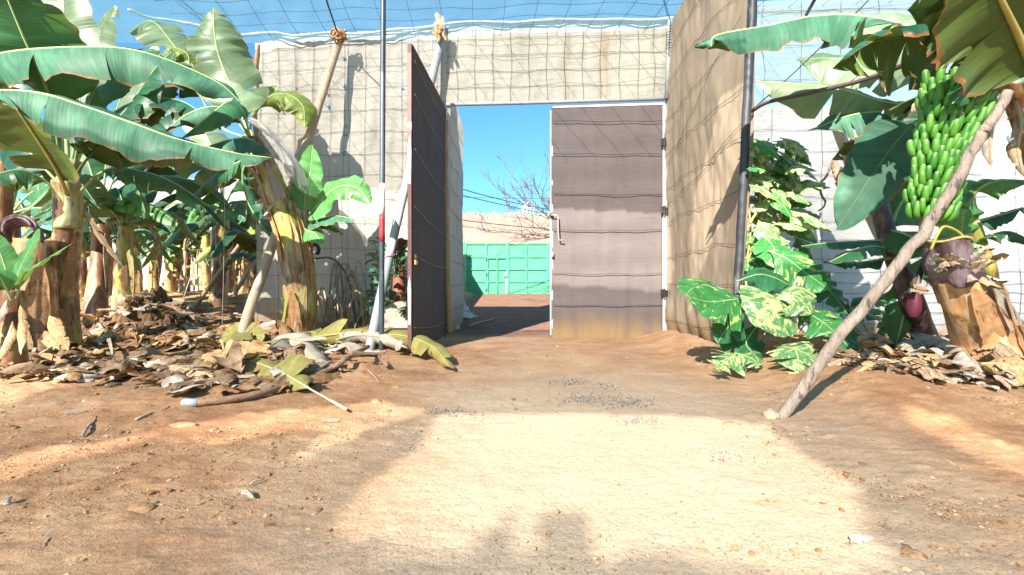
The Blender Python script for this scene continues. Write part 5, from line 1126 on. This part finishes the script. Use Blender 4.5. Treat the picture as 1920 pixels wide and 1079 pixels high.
# ---- low dark leafy plants under the white netting wall
def bush(name, label, cat, pts, n, seed, mats, L, hw, D, spread, yb):
    rng = random.Random(seed); b = gp(*yb); t = thing(name, label, cat, b)
    for i in range(n):
        x, y = rng.uniform(pts[0], pts[2]), rng.uniform(pts[1], pts[3]); d = D+rng.uniform(-spread, spread); a = rng.uniform(0, 6.28); l = L*rng.uniform(.6, 1.3)
        c = P(x, y, d); v = Vector((math.cos(a), rng.uniform(-.7, .3), math.sin(a)*.6)).normalized()*l
        leaf(t, [c-v*.5, c-v*.1+Vector((0, 0, l*.1)), c+v*.3+Vector((0, 0, l*.04)), c+v*.5-Vector((0, 0, l*.16))], hw*rng.uniform(.7, 1.2), (rng.uniform(-.4, .4), -.6, .8), rng.choice(mats), seed*100+i, None, 0, prof=prof_heart, tears=0, res=6, nv=3, fold=-.1, droop=.4, wave=.006)
    for i in range(max(3, n//14)):
        x = rng.uniform(pts[0]+(pts[2]-pts[0])*.2, pts[2]-(pts[2]-pts[0])*.2); mb = MB()
        tube(mb, cr([Vector((b.x+(P(x, 0, D).x-b.x)*.5, b.y+.1, float(H(b.x, b.y+.1))-.03)), P(x, (pts[1]+pts[3])/2, D), P(x+rng.uniform(-15, 15), pts[1]+5, D)], 12), [.014-.0007*k for k in range(12)], 5); mb.build('stem', M['rib_dark'], t)
    return t
bush('leafy_creeper', 'low dark green creeper spilling along the foot of the white netting wall', 'creeper', (1560, 560, 1700, 668), 60, 5, ['deep', 'dark', 'young'], .17, .06, 5.4, .4, (1630, 662))
bush('leafy_shrub', 'dark narrow leaved shrub growing behind the two poles left of the dark gate leaf', 'shrub', (692, 448, 764, 588), 95, 7, ['dark', 'deep', 'dark'], .17, .035, 6.75, .3, (728, 600))
# brick red pillar and low wall behind the dark leaf
b = gp(748, 606); b.y = 6.85
t = thing('planter', 'red brown pillar pot on a low stained concrete block behind the poles', 'planter', P(748, 608, 6.8))
mb = MB(); box(mb, P(746, 590, 6.85), (.30, -.02, 0), (0, .14, 0), (0, 0, .20)); mb.build('block', M['conc'], t, False, bev=.015)
mb = MB(); tube(mb, [P(748, 566, 6.85), P(748, 555, 6.85), P(748, 548, 6.85), P(748, 500, 6.85), P(748, 470, 6.85), P(748, 462, 6.85), P(748, 450, 6.85)], [.14, .14, .095, .085, .09, .13, .135], 16); mb.build('pillar', plain_mat('red_terracotta', (.16, .045, .03), .7, .35, 8, bump=.4), t)
# dry tangle at the foot of the wall
tT = thing('dry_creeper', 'tangle of dead brown stems against the foot of the white netting', 'dry creeper', gp(650, 612)); rt = random.Random(4)
for i in range(26):
    x = rt.choice([608, 615, 650, 658, 680, 690, 640])+rt.uniform(-14, 14); b = gp(x, rt.uniform(606, 622)); h = rt.uniform(.3, 1.1); e = Vector((rt.uniform(-.35, .35), rt.uniform(-.1, .2), 0)); mb = MB()
    tube(mb, cr([b-Vector((0, 0, .03)), b+e*.2+Vector((0, 0, h*.5)), b+e*.6+Vector((0, 0, h)), b+e*1.2+Vector((0, 0, h*rt.uniform(.5, 1.0)))], 14), rt.uniform(.006, .016), 5); mb.build('stem', M[rt.choice(['rib_dry', 'branch', 'rib_dry'])], tT)
for i in range(16):
    b = gp(rt.uniform(612, 700), rt.uniform(606, 624)); flap(tT, b+Vector((0, 0, rt.uniform(.1, .5))), (rt.uniform(-.5, .5), -.3, -1), rt.uniform(.2, .45), .05, (rt.uniform(-.5, .5), -1, .1), 420+i, rt.choice(['dry', 'grey', 'sheath']), name='dry_leaf')
mb = MB(); tube(mb, cr([P(585, 486, 7.0), P(618, 484, 6.95), P(640, 500, 6.9), P(655, 530, 6.9), P(663, 575, 6.9), P(668, 608, 6.95)], 30), .016, 7); tag(mb.build('hose', M['steel_dark'], None, org=P(668, 608, 6.95)), 'dark hose curving over the white netting behind the dead stems', 'hose')
mb = MB(); tube(mb, cr([P(578, 470, 6.95), P(590, 458, 6.9), P(598, 468, 6.88), P(594, 478, 6.88)], 14), .028, 7); tag(mb.build('black_tube', M['black_plastic'], None, org=P(590, 465, 6.9)), 'short black bent tube poking out beside the banana shoot', 'tube')
# dead vine on white wall
tD = thing('dead_vine', 'dead brown vine with withered leaf hanging on the white netting wall', 'dead vine', P(1545, 380, 5.6))
mb = MB(); tube(mb, cr([P(1562, 300, 5.6), P(1550, 330, 5.6), P(1538, 345, 5.6), P(1540, 365, 5.6), P(1548, 378, 5.6)], 20), .014, 6); tube(mb, cr([P(1548, 378, 5.6), P(1545, 388, 5.6), P(1535, 396, 5.6)], 8), .011, 5); mb.build('stem', M['branch'], tD)
for i in range(6): flap(tD, P(1565+i*3, 300+i*8, 5.5), (.1, -.2, -1), .32, .08, (-.4, -1, .1), 440+i, ['dry', 'sheath', 'grey'][i % 3], name='dry_leaf')
# dried leaf bundle on the post above the gate
tJ = thing('dry_leaf_bundle', 'bundle of dried brown leaves caught on the pipe tops above the gate', 'dry leaves', P(828, 55, 7.0))
for i in range(9):
    r_ = random.Random(i+60); flap(tJ, P(822+r_.uniform(-8, 8), 22+i*3, 6.95), (r_.uniform(-.25, .4), -.2, -1), r_.uniform(.22, .34), .06, (r_.uniform(-.6, .6), -1, .1), 460+i, 'sheath', name='dry_leaf')
# ================================================================== things lying on the ground
M['bark_d'] = plain_mat('brown_bark', (0.22, 0.13, 0.085), 0.85, 0.45, 12, (3, 3, 3), 0.8, 0.2, spots=(0.30, 0.24, 0.2), spot_t=0.6)
M['clod'] = plain_mat('clod', (0.27, 0.155, 0.08), 0.95, 0.35, 25, bump=0.8)
def fallen(name, label, cat, ctrl, hw, up, mat, seed, rib='rib_dry', r0=.014, lift=.03, **kw):
    """ctrl: (px, py, extra height)"""
    pts = [gp(x, y)+Vector((0, 0, lift+h)) for x, y, h in ctrl]
    t = thing(name, label, cat, pts[0]); kw.setdefault('tears', 6); kw.setdefault('gap', .25); kw.setdefault('jag', .35)
    rng = random.Random(seed*7+1); mb = MB(); path = leaf_geo(mb, pts, hw, up, rng, **kw); mb.build('blade', LM[mat], t)
    rb = MB(); tube(rb, [p-Vector((0, 0, r0*.3)) for p in path][::2], [r0*(1-.8*i/31) for i in range(32)], 7); rb.build('midrib', M[rib], t)
    return t
fallen('fallen_leaf', 'long olive fallen banana leaf arching across the pole feet to the dark gate leaf', 'fallen leaf', [(565, 655, .10), (640, 650, .14), (700, 652, .15), (760, 660, .17), (810, 676, .13), (845, 700, .02)], .26, (0, -.8, .55), 'olive', 501, 'rib_y', .018, fold=.35, droop=.95, tears=9, gap=.15, jag=.4, wave=.03)
fallen('fallen_leaf', 'olive fallen banana leaf with a long white stalk pointing at the drive', 'fallen leaf', [(650, 776, .0), (590, 750, .03), (520, 722, .09), (450, 698, .10), (400, 690, .03)], .24, (-.15, -.6, .8), 'olive', 502, 'rib_w', .009, ub=.28, fold=.15, droop=.7, tears=4, gap=.1)
fallen('fallen_leaf', 'olive green banana leaf folded round the foot of the thick wooden prop', 'fallen leaf', [(400, 690, .0), (425, 668, .10), (440, 652, .16), (470, 650, .12), (500, 660, .02)], .24, (0, -.85, .5), 'olive', 503, 'rib_y', .014, fold=.2, droop=.6, tears=3, gap=.1)
fallen('fallen_leaf', 'wide rusty brown fallen leaf left of the grey curled one', 'fallen leaf', [(470, 690, .06), (430, 690, .10), (390, 695, .07), (345, 712, .0)], .26, (0, -.7, .7), 'sheath', 504, 'rib_dry', .012, fold=.1, droop=.5, tears=3, gap=.1)
fallen('fallen_leaf', 'pale grey curled fallen leaf with folded flaps at the middle of the pile', 'fallen leaf', [(500, 690, .16), (530, 672, .19), (560, 672, .17), (590, 690, .08), (606, 708, .02)], .30, (.1, -.85, .5), 'grey', 505, 'rib_y', .012, fold=.5, droop=1.1, tears=8, gap=.4, jag=.6)
fallen('fallen_leaf', 'ash grey strip like leaf lying behind the curled grey one', 'fallen leaf', [(500, 662, .10), (540, 658, .13), (580, 664, .10), (610, 680, .02)], .16, (0, -.6, .8), 'grey', 506, 'rib_dry', .010, fold=.3, droop=1.0, tears=8, gap=.4, jag=.6)
fallen('fallen_leaf', 'bluish grey fallen leaf draped at the foot of the pipe and pole', 'fallen leaf', [(630, 660, .12), (670, 655, .15), (720, 660, .15), (765, 672, .08)], .20, (0, -.9, .4), 'grey', 507, 'rib_g', .012, fold=.5, droop=.9, tears=7, gap=.35, jag=.5)
fallen('fallen_leaf', 'brown crumpled fallen leaf under the rusty one at the left of the pile', 'fallen leaf', [(400, 720, .03), (370, 716, .06), (335, 705, .05), (300, 690, .02)], .2, (0, -.6, .8), 'dry', 508, tears=6)
fallen('fallen_leaf', 'mustard yellow fallen leaf between the prop and the leaning banana stem', 'fallen leaf', [(610, 640, .03), (580, 640, .10), (560, 650, .08), (545, 668, .02)], .17, (.1, -.7, .7), 'yel', 509, tears=4)
fallen('fallen_leaf', 'dry pale leaf stalk lying on the litter left of the prop', 'leaf stalk', [(186, 618, .06), (200, 645, .08), (214, 690, .04)], .03, (0, -.7, .7), 'grey', 510, tears=2, r0=.022)
fallen('fallen_leaf', 'large grey dry sheath lying flat on the dark litter left of the cut stump', 'fallen sheath', [(1690, 672, .05), (1740, 668, .12), (1790, 676, .12), (1840, 690, .04)], .20, (-.1, -.7, .7), 'grey', 511, fold=.2, droop=.6, tears=3)
fallen('fallen_leaf', 'pale dry sheath sliding down to the soil below the cut stump', 'fallen sheath', [(1790, 678, .16), (1815, 698, .10), (1830, 712, .06), (1815, 726, .02)], .11, (-.2, -.8, .6), 'grey', 512, fold=.3, droop=.8, tears=2)
fallen('fallen_leaf', 'tan dry sheath spread at the right foot of the cut stump', 'fallen sheath', [(1840, 705, .06), (1880, 712, .08), (1930, 720, .05), (1990, 724, .02)], .16, (0, -.7, .7), 'sheath', 513, tears=4)
fallen('fallen_leaf', 'brown curled dry leaf between the split leaves and the dark litter', 'fallen leaf', [(1600, 660, .05), (1640, 655, .10), (1680, 662, .06)], .16, (0, -.8, .6), 'dry', 514, tears=6)
fallen('fallen_leaf', 'small pale dry leaf alone on the near right soil', 'fallen leaf', [(1595, 1024, .0), (1612, 1020, .012), (1640, 1022, .008)], .022, (0, -.2, 1), 'grey', 515, wave=.002, corr=0, tears=1, r0=.003, lift=.012)
fallen('fallen_leaf', 'small curled leaf on the shaded soil left of the sunlit patch', 'fallen leaf', [(452, 926, .0), (464, 932, .012), (476, 940, .0)], .016, (0, -.2, 1), 'grey', 516, wave=.002, corr=0, tears=0, r0=.003, lift=.012)
fallen('fallen_leaf', 'whitish leaf scrap at the far left edge of the soil', 'fallen leaf', [(0, 955, .0), (10, 950, .015), (24, 940, .01)], .02, (0, -.2, 1), 'grey', 517, wave=.002, corr=0, tears=1, r0=.003, lift=.012)
mb = MB(); p = [gp(372, 764)+Vector((0, 0, .03)), gp(430, 759)+Vector((0, 0, .035)), gp(500, 746)+Vector((0, 0, .04)), gp(560, 728)+Vector((0, 0, .05)), gp(620, 705)+Vector((0, 0, .06)), gp(655, 690)+Vector((0, 0, .10)), gp(690, 670)+Vector((0, 0, .12))]
tH = thing('fallen_branch', 'curved fallen branch lying from the sand to the foot of the poles', 'branch', p[0])
tube(mb, cr(p, 40), [.024+.004*mn.noise(Vector((i*.5, 0, 0))) for i in range(40)], 10); mb.build('branch', M['bark_d'], tH)
mb = MB(); tube(mb, [p[-2]+Vector((.02, -.02, .03)), gp(706, 682)+Vector((0, 0, .09)), gp(726, 694)+Vector((0, 0, .04))], [.028, .024, .02], 8); mb.build('fork', M['bark_d'], tH)
mb = MB(); tube(mb, [p[0]+Vector((-.1, 0, 0)), p[0]], [.025, .028], 10); mb.build('grey_sleeve', M['galv'], tH)
mb = MB(); p = [gp(x, y)+Vector((0, 0, .035)) for x, y in ((160, 716), (230, 711), (300, 708), (345, 706))]; tube(mb, cr(p, 20), .013, 7); tag(mb.build('hose', M['hose'], None, org=p[0]), 'dark hose end lying on sunlit sand at the left of the leaf pile', 'hose')
for i, (a, b, r, lab) in enumerate((((155, 820), (180, 785), .008, 'short broken twig standing out on the left soil'), ((255, 790), (318, 766), .008, 'thin twig on the sunlit strip left of the branch'), ((1765, 866), (1802, 886), .008, 'small flat stick in the shadow streak at the right'), ((82, 1030), (100, 1005), .005, 'straw on the near left soil'), ((470, 910), (495, 900), .005, 'little straw on the soil near the curled leaf'),
        ((880, 614), (926, 600), .02, 'whitish stick lying in the gateway outside'), ((1045, 834), (1080, 836), .004, 'hair thin twig on the sunlit drive'), ((690, 695), (712, 720), .005, 'fine root hanging over the small soil heap'))):
    p, q = gp(*a)+Vector((0, 0, r*1.2)), gp(*b)+Vector((0, 0, r*1.5)); mb = MB(); rr = random.Random(i)
    tube(mb, cr([p, p.lerp(q, .4)+Vector((0, 0, r*.8)), p.lerp(q, .7)+Vector((r, 0, 0)), q], 10), [r*(1-.05*k) for k in range(10)], 7); tag(mb.build('twig', M[['branch', 'wood', 'rib_dry'][i % 3]], None, org=p), lab, 'twig')
def rock(name, label, cat, c, s, seed, mat='clod'):
    mb = MB(); n, m = 18, 12; vs = []; c = Vector(c)
    for j in range(m+1):
        for i in range(n):
            th, ph = 2*math.pi*i/n, math.pi*j/m; d = Vector((math.cos(th)*math.sin(ph), math.sin(th)*math.sin(ph), math.cos(ph)))
            k_ = 1+.35*mn.noise(d*1.6+Vector((seed, 0, 0)))+.15*mn.noise(d*4+Vector((seed, 0, 0))); vs.append(c+Vector((d.x*s[0], d.y*s[1], d.z*s[2]))*k_)
    mb.add(vs, [(j*n+i, j*n+(i+1) % n, (j+1)*n+(i+1) % n, (j+1)*n+i)[::-1] for j in range(m) for i in range(n)]); return tag(mb.build(name, M[mat], None, org=c), label, cat)
rock('stone', 'tan stone wedged at the foot of the long prop', 'stone', gp(1445, 786)+Vector((0, 0, .02)), (.05, .04, .035), 1, 'stone')
rock('stone', 'flat clod in the sunlit drive near the prop stone', 'stone', gp(1372, 796), (.045, .03, .012), 2)
rock('stone', 'small stone beside the gate post outside', 'stone', gp(856, 618)+Vector((0, 0, .03)), (.07, .06, .05), 3, 'hem')
rock('stone', 'brown clod on the dirt by the split leaves', 'stone', gp(1335, 690), (.06, .05, .03), 4)
rock('stone', 'flat pale stone on the near right soil', 'stone', gp(1710, 1040), (.035, .03, .012), 5)
rock('stone', 'dark clod on the sunlit strip left of the drive', 'stone', gp(345, 800), (.09, .035, .025), 6)
rock('stone', 'brown clod at the tip of the small soil heap', 'stone', gp(742, 728), (.04, .03, .02), 7)
rock('stone', 'tan clod on the sunlit edge below the soil heap', 'stone', gp(705, 756), (.04, .03, .025), 8)
rock('stone', 'half buried reddish clod in the near left soil', 'stone', gp(265, 955), (.05, .035, .02), 9)
for i, (x, y, s, lab) in enumerate(((620, 792, .05, 'crumpled white paper scrap on the sunlit sand'), (1677, 764, .06, 'white plastic scrap on the right soil below the stump'), (140, 776, .05, 'flattened grey plastic scrap on the left soil'))):
    c = gp(x, y); mb = MB(); sheet(mb, lambda u, v: c+Vector(((u-.5)*s*2, (v-.5)*s*1.3, .012+.010*mn.noise(Vector((u*3+i*9, v*3, 0))))), 10, 8); tag(mb.build('paper_scrap', M['plastic_bag'], None, org=c), lab, 'scrap')
# rumpled cloth at the passage wall
mb = MB(); c = gp(868, 598); sheet(mb, lambda u, v: Vector((c.x-.22+.42*u+.1*v, c.y-.3+.9*v, float(H(c.x, c.y))+.02+max(0, .55*(1-u)**2*(0.4+.6*v)*(1+.5*mn.noise(Vector((u*6, v*6, 0)))))+.05*abs(mn.noise(Vector((u*8, v*8, 2)))))), 24, 24); tag(mb.build('crumpled_sheet', M['hem'], None, org=c), 'rumpled grey sheet heaped against the passage wall outside', 'sheet')
# ---- mulch heap
mb = MB(); tM_ = thing('mulch_heap', 'brown heap of rotten leaf mulch beside the yellow stem in the plantation', 'mulch heap', gp(280, 602)); c = gp(280, 600)
mb = MB(); sheet(mb, lambda u, v: (lambda x, y: Vector((c.x+x, c.y+y, float(H(c.x+x, c.y+y))-.04+max(0, .42*math.exp(-(x*x*5+y*y*5))*(1+.5*mn.noise(Vector((x*7, y*7, 0))))+.13*mn.noise(Vector((x*13, y*13, 3)))+.05*mn.noise(Vector((x*30, y*30, 3)))))))((u-.5)*1.7, (v-.5)*1.4), 90, 80); mb.build('heap', plain_mat('mulch', (0.16, 0.085, 0.045), 0.95, 0.6, 14, bump=1.0, bumpd=.03), tM_)
rm = random.Random(3)
for i in range(48):
    x, y = rm.gauss(0, .28), rm.gauss(-.1, .2); p = Vector((c.x+x, c.y+y, float(H(c.x, c.y))+.40*math.exp(-(x*x*5+y*y*5)))); a = rm.random()*6.28
    flap(tM_, p, (math.cos(a), math.sin(a)-.3, rm.uniform(-.3, .4)), rm.uniform(.15, .32), .07, (rm.uniform(-.5, .5), -.7, .6), 600+i, rm.choice(['dry', 'sheath', 'dry', 'grey']), name='dry_leaf')
# ---- uncountable stuff
def litter(name, label, areas, mats, seed, size, wide=(.10, .34), pr=prof_strap, tr=(0, 0, 1)):
    rng = random.Random(seed); mbs = {m: MB() for m in mats}
    for (poly, n, lift) in areas:
        xs = [q[0] for q in poly]; ys = [q[1] for q in poly]; k_ = 0
        while k_ < n:
            x, y = rng.uniform(min(xs), max(xs)), rng.uniform(min(ys), max(ys))
            if not inside(np.array([x]), np.array([y]), poly)[0]: continue
            k_ += 1; p = gp(x, y)+Vector((0, 0, rng.uniform(0, lift))); a = rng.random()*6.28; s = size*rng.uniform(.4, 1.5); t = rng.uniform(-.12, .10)
            d = Vector((math.cos(a), math.sin(a), t)); c = [p, p+d*s*.4+Vector((0, 0, s*rng.uniform(-.05, .2))), p+d*s*.75+Vector((0, 0, s*rng.uniform(-.1, .2))), p+d*s]
            m = rng.choice(mats); leaf_geo(mbs[m], c, s*rng.uniform(*wide), (rng.uniform(-.45, .45), rng.uniform(-.7, .2), 1), rng, prof=pr, tears=rng.choice(tr), gap=.25, fold=rng.uniform(-.4, .5), droop=rng.uniform(-1, 1.6), wave=s*.10, res=9, nv=4, jag=.5, corr=0)
    # one mesh with several materials
    big = MB(); mi = []
    for i, m in enumerate(mats):
        mi += [i]*len(mbs[m].f); big.add(mbs[m].v, mbs[m].f, mbs[m].a)
    o = big.build(name, LM[mats[0]])
    for m in mats[1:]: o.data.materials.append(LM[m])
    o.data.polygons.foreach_set('material_index', mi); tag(o, label, kind='stuff')
litter('leaf_litter', 'dry banana leaf litter covering the soil under the plants', [
    ([(-40, 640), (150, 640), (420, 610), (640, 610), (640, 700), (420, 735), (330, 740), (150, 712), (-40, 712)], 330, .03),
    ([(150, 575), (430, 580), (620, 612), (620, 650), (150, 660)], 330, .06),
    ([(-40, 660), (170, 660), (170, 715), (-40, 715)], 130, .12),
    ([(330, 680), (640, 670), (600, 735), (350, 745)], 130, .08),
    ([(640, 610), (770, 605), (770, 640), (640, 655)], 70, .04)], ['dry', 'grey', 'sheath', 'dry', 'dry', 'sheath', 'sheath'], 71, .25)
litter('leaf_litter', 'broad torn dry banana leaves spread flat over the litter at left', [
    ([(-40, 650), (150, 640), (330, 625), (480, 640), (640, 650), (640, 700), (420, 738), (330, 742), (150, 712), (-40, 712)], 85, .03), ([(150, 600), (620, 612), (620, 650), (150, 650)], 45, .05)],
    ['dry', 'sheath', 'grey', 'dry', 'dry'], 77, .52, (.14, .24), prof_banana, (2, 4, 6))
litter('leaf_litter', 'broad torn dry leaves spread round the foot of the cut stump', [
    ([(1590, 650), (1700, 650), (1960, 655), (1990, 735), (1800, 720), (1690, 702), (1600, 690)], 40, .03)], ['dry', 'grey', 'sheath'], 79, .36, (.14, .24), prof_banana, (2, 4, 6))
litter('leaf_litter', 'dark and tan leaf litter round the cut stump at the right', [
    ([(1560, 640), (1700, 640), (1960, 640), (1990, 735), (1800, 722), (1690, 705), (1590, 690)], 330, .09)], ['dry', 'grey', 'sheath', 'dry'], 73, .17)
litter('leaf_litter', 'sparse straw and leaf crumbs on the open soil', [
    ([(0, 740), (640, 740), (820, 700), (700, 1079), (0, 1079)], 110, .004), ([(1250, 640), (1920, 720), (1920, 1079), (1300, 1079), (1400, 800)], 130, .004), ([(800, 640), (1300, 640), (1400, 1079), (700, 1079)], 40, .003)], ['grey', 'dry', 'sheath'], 75, .016)
def grass(name, label, areas, seed):
    rng = random.Random(seed); mb = MB()
    for (x0, y0, x1, y1, n) in areas:
        for i in range(n):
            p = gp(rng.uniform(x0, x1), rng.uniform(y0, y1)); a = rng.random()*6.28; h = rng.uniform(.02, .065)*(1 if mn.noise(Vector((p.x*1.3, p.y*1.3, 1))) > -.1 else .25); d = Vector((math.cos(a), math.sin(a), 0)); s = Vector((-d.y, d.x, 0))*.009
            mb.add([p-s, p+s, p+d*h*.3+s*.7+Vector((0, 0, h*.7)), p+d*h*.3-s*.7+Vector((0, 0, h*.7)), p+d*h*.7+Vector((0, 0, h))], [(0, 1, 2, 3), (3, 2, 4)], [(0, .3, .3)]*5)
    tag(mb.build(name, LM['yel'], None, False), label, kind='stuff')
grass('grass', 'thin pale green grass on the sunlit plantation floor', [(150, 557, 240, 572, 700), (300, 560, 460, 575, 900), (30, 556, 140, 568, 300), (270, 622, 350, 634, 120), (230, 548, 420, 560, 500)], 81)
def gravel():
    rng = np.random.default_rng(5); mb = MB()
    ico = [(0, 0, 1), (.89, 0, .45), (.28, .85, .45), (-.72, .53, .45), (-.72, -.53, .45), (.28, -.85, .45), (.72, .53, -.45), (-.28, .85, -.45), (-.89, 0, -.45), (-.28, -.85, -.45), (.72, -.53, -.45), (0, 0, -1)]
    fc = [(0, 1, 2), (0, 2, 3), (0, 3, 4), (0, 4, 5), (0, 5, 1), (1, 6, 2), (2, 7, 3), (3, 8, 4), (4, 9, 5), (5, 10, 1), (2, 6, 7), (3, 7, 8), (4, 8, 9), (5, 9, 10), (1, 10, 6), (6, 11, 7), (7, 11, 8), (8, 11, 9), (9, 11, 10), (10, 11, 6)]
    ico = np.array(ico)
    def put(x, y, r, flat, tint):
        v = ico*(1+rng.uniform(-.3, .3, (12, 1)))*r; v = v*np.array([1, rng.uniform(.7, 1.2), flat]); a = rng.uniform(0, 6.28); ca, sa = math.cos(a), math.sin(a)
        v = np.stack([v[:, 0]*ca-v[:, 1]*sa+x, v[:, 0]*sa+v[:, 1]*ca+y, v[:, 2]], -1); v[:, 2] += float(H(x, y))+r*flat*.25
        mb.add([tuple(q) for q in v], fc, [(tint, rng.random(), 0)]*12)
    for i in range(14000):                                    # clods and crumbs of earth, more of them off the drive
        px, py = rng.uniform(-60, 1980), 640+440*rng.random()**1.3
        if 760+(py-640)*-.2 < px < 1430 and rng.random() < .8: continue
        p = gp(px, py); put(p.x, p.y, min(.016, .0013*rng.pareto(2.2)+.0025)*(.6+.25*p.y), .6, 0.0)
    for i in range(4200):
        px, py = rng.uniform(1400, 1960), 745+300*rng.random()
        if mn.noise(Vector((px*.012, py*.03, 3))) < -.05: continue
        p = gp(px, py); put(p.x, p.y, min(.013, .0014*rng.pareto(2.2)+.0025)*(.6+.25*p.y), .6, 0.0)
    for (cx, cy, rx, ry, n) in ((805, 850, 60, 22, 420), (1060, 717, 40, 7, 200), (1145, 721, 36, 7, 200), (1105, 748, 60, 9, 260), (1180, 755, 60, 9, 220), (1200, 790, 40, 6, 160), (760, 935, 70, 35, 300), (880, 612, 45, 14, 400), (1360, 850, 60, 16, 220), (850, 772, 40, 8, 150), (1440, 720, 200, 30, 100)):
        for i in range(n):
            px, py = rng.normal(cx, rx*.6), rng.normal(cy, ry*.6); p = gp(px, max(590, py)); put(p.x, p.y, rng.uniform(.002, .0052)*(.7+.15*p.y), .6, 1.0)
    k = NT('loose_gravel'); a = k.sep(k.attr())
    c = k.mix(a[0], k.ramp(a[1], [(0, (.15, .075, .035)), (.6, (.28, .16, .08)), (1, (.42, .29, .17))]), k.ramp(a[1], [(0, (.05, .05, .055)), (.6, (.16, .155, .155)), (1, (.34, .32, .3))]))
    m = k.done(k.bsdf(c, .9, None, .2)); tag(mb.build('gravel', m, None, False), 'loose clods and grey gravel on the earth', kind='stuff')
gravel()
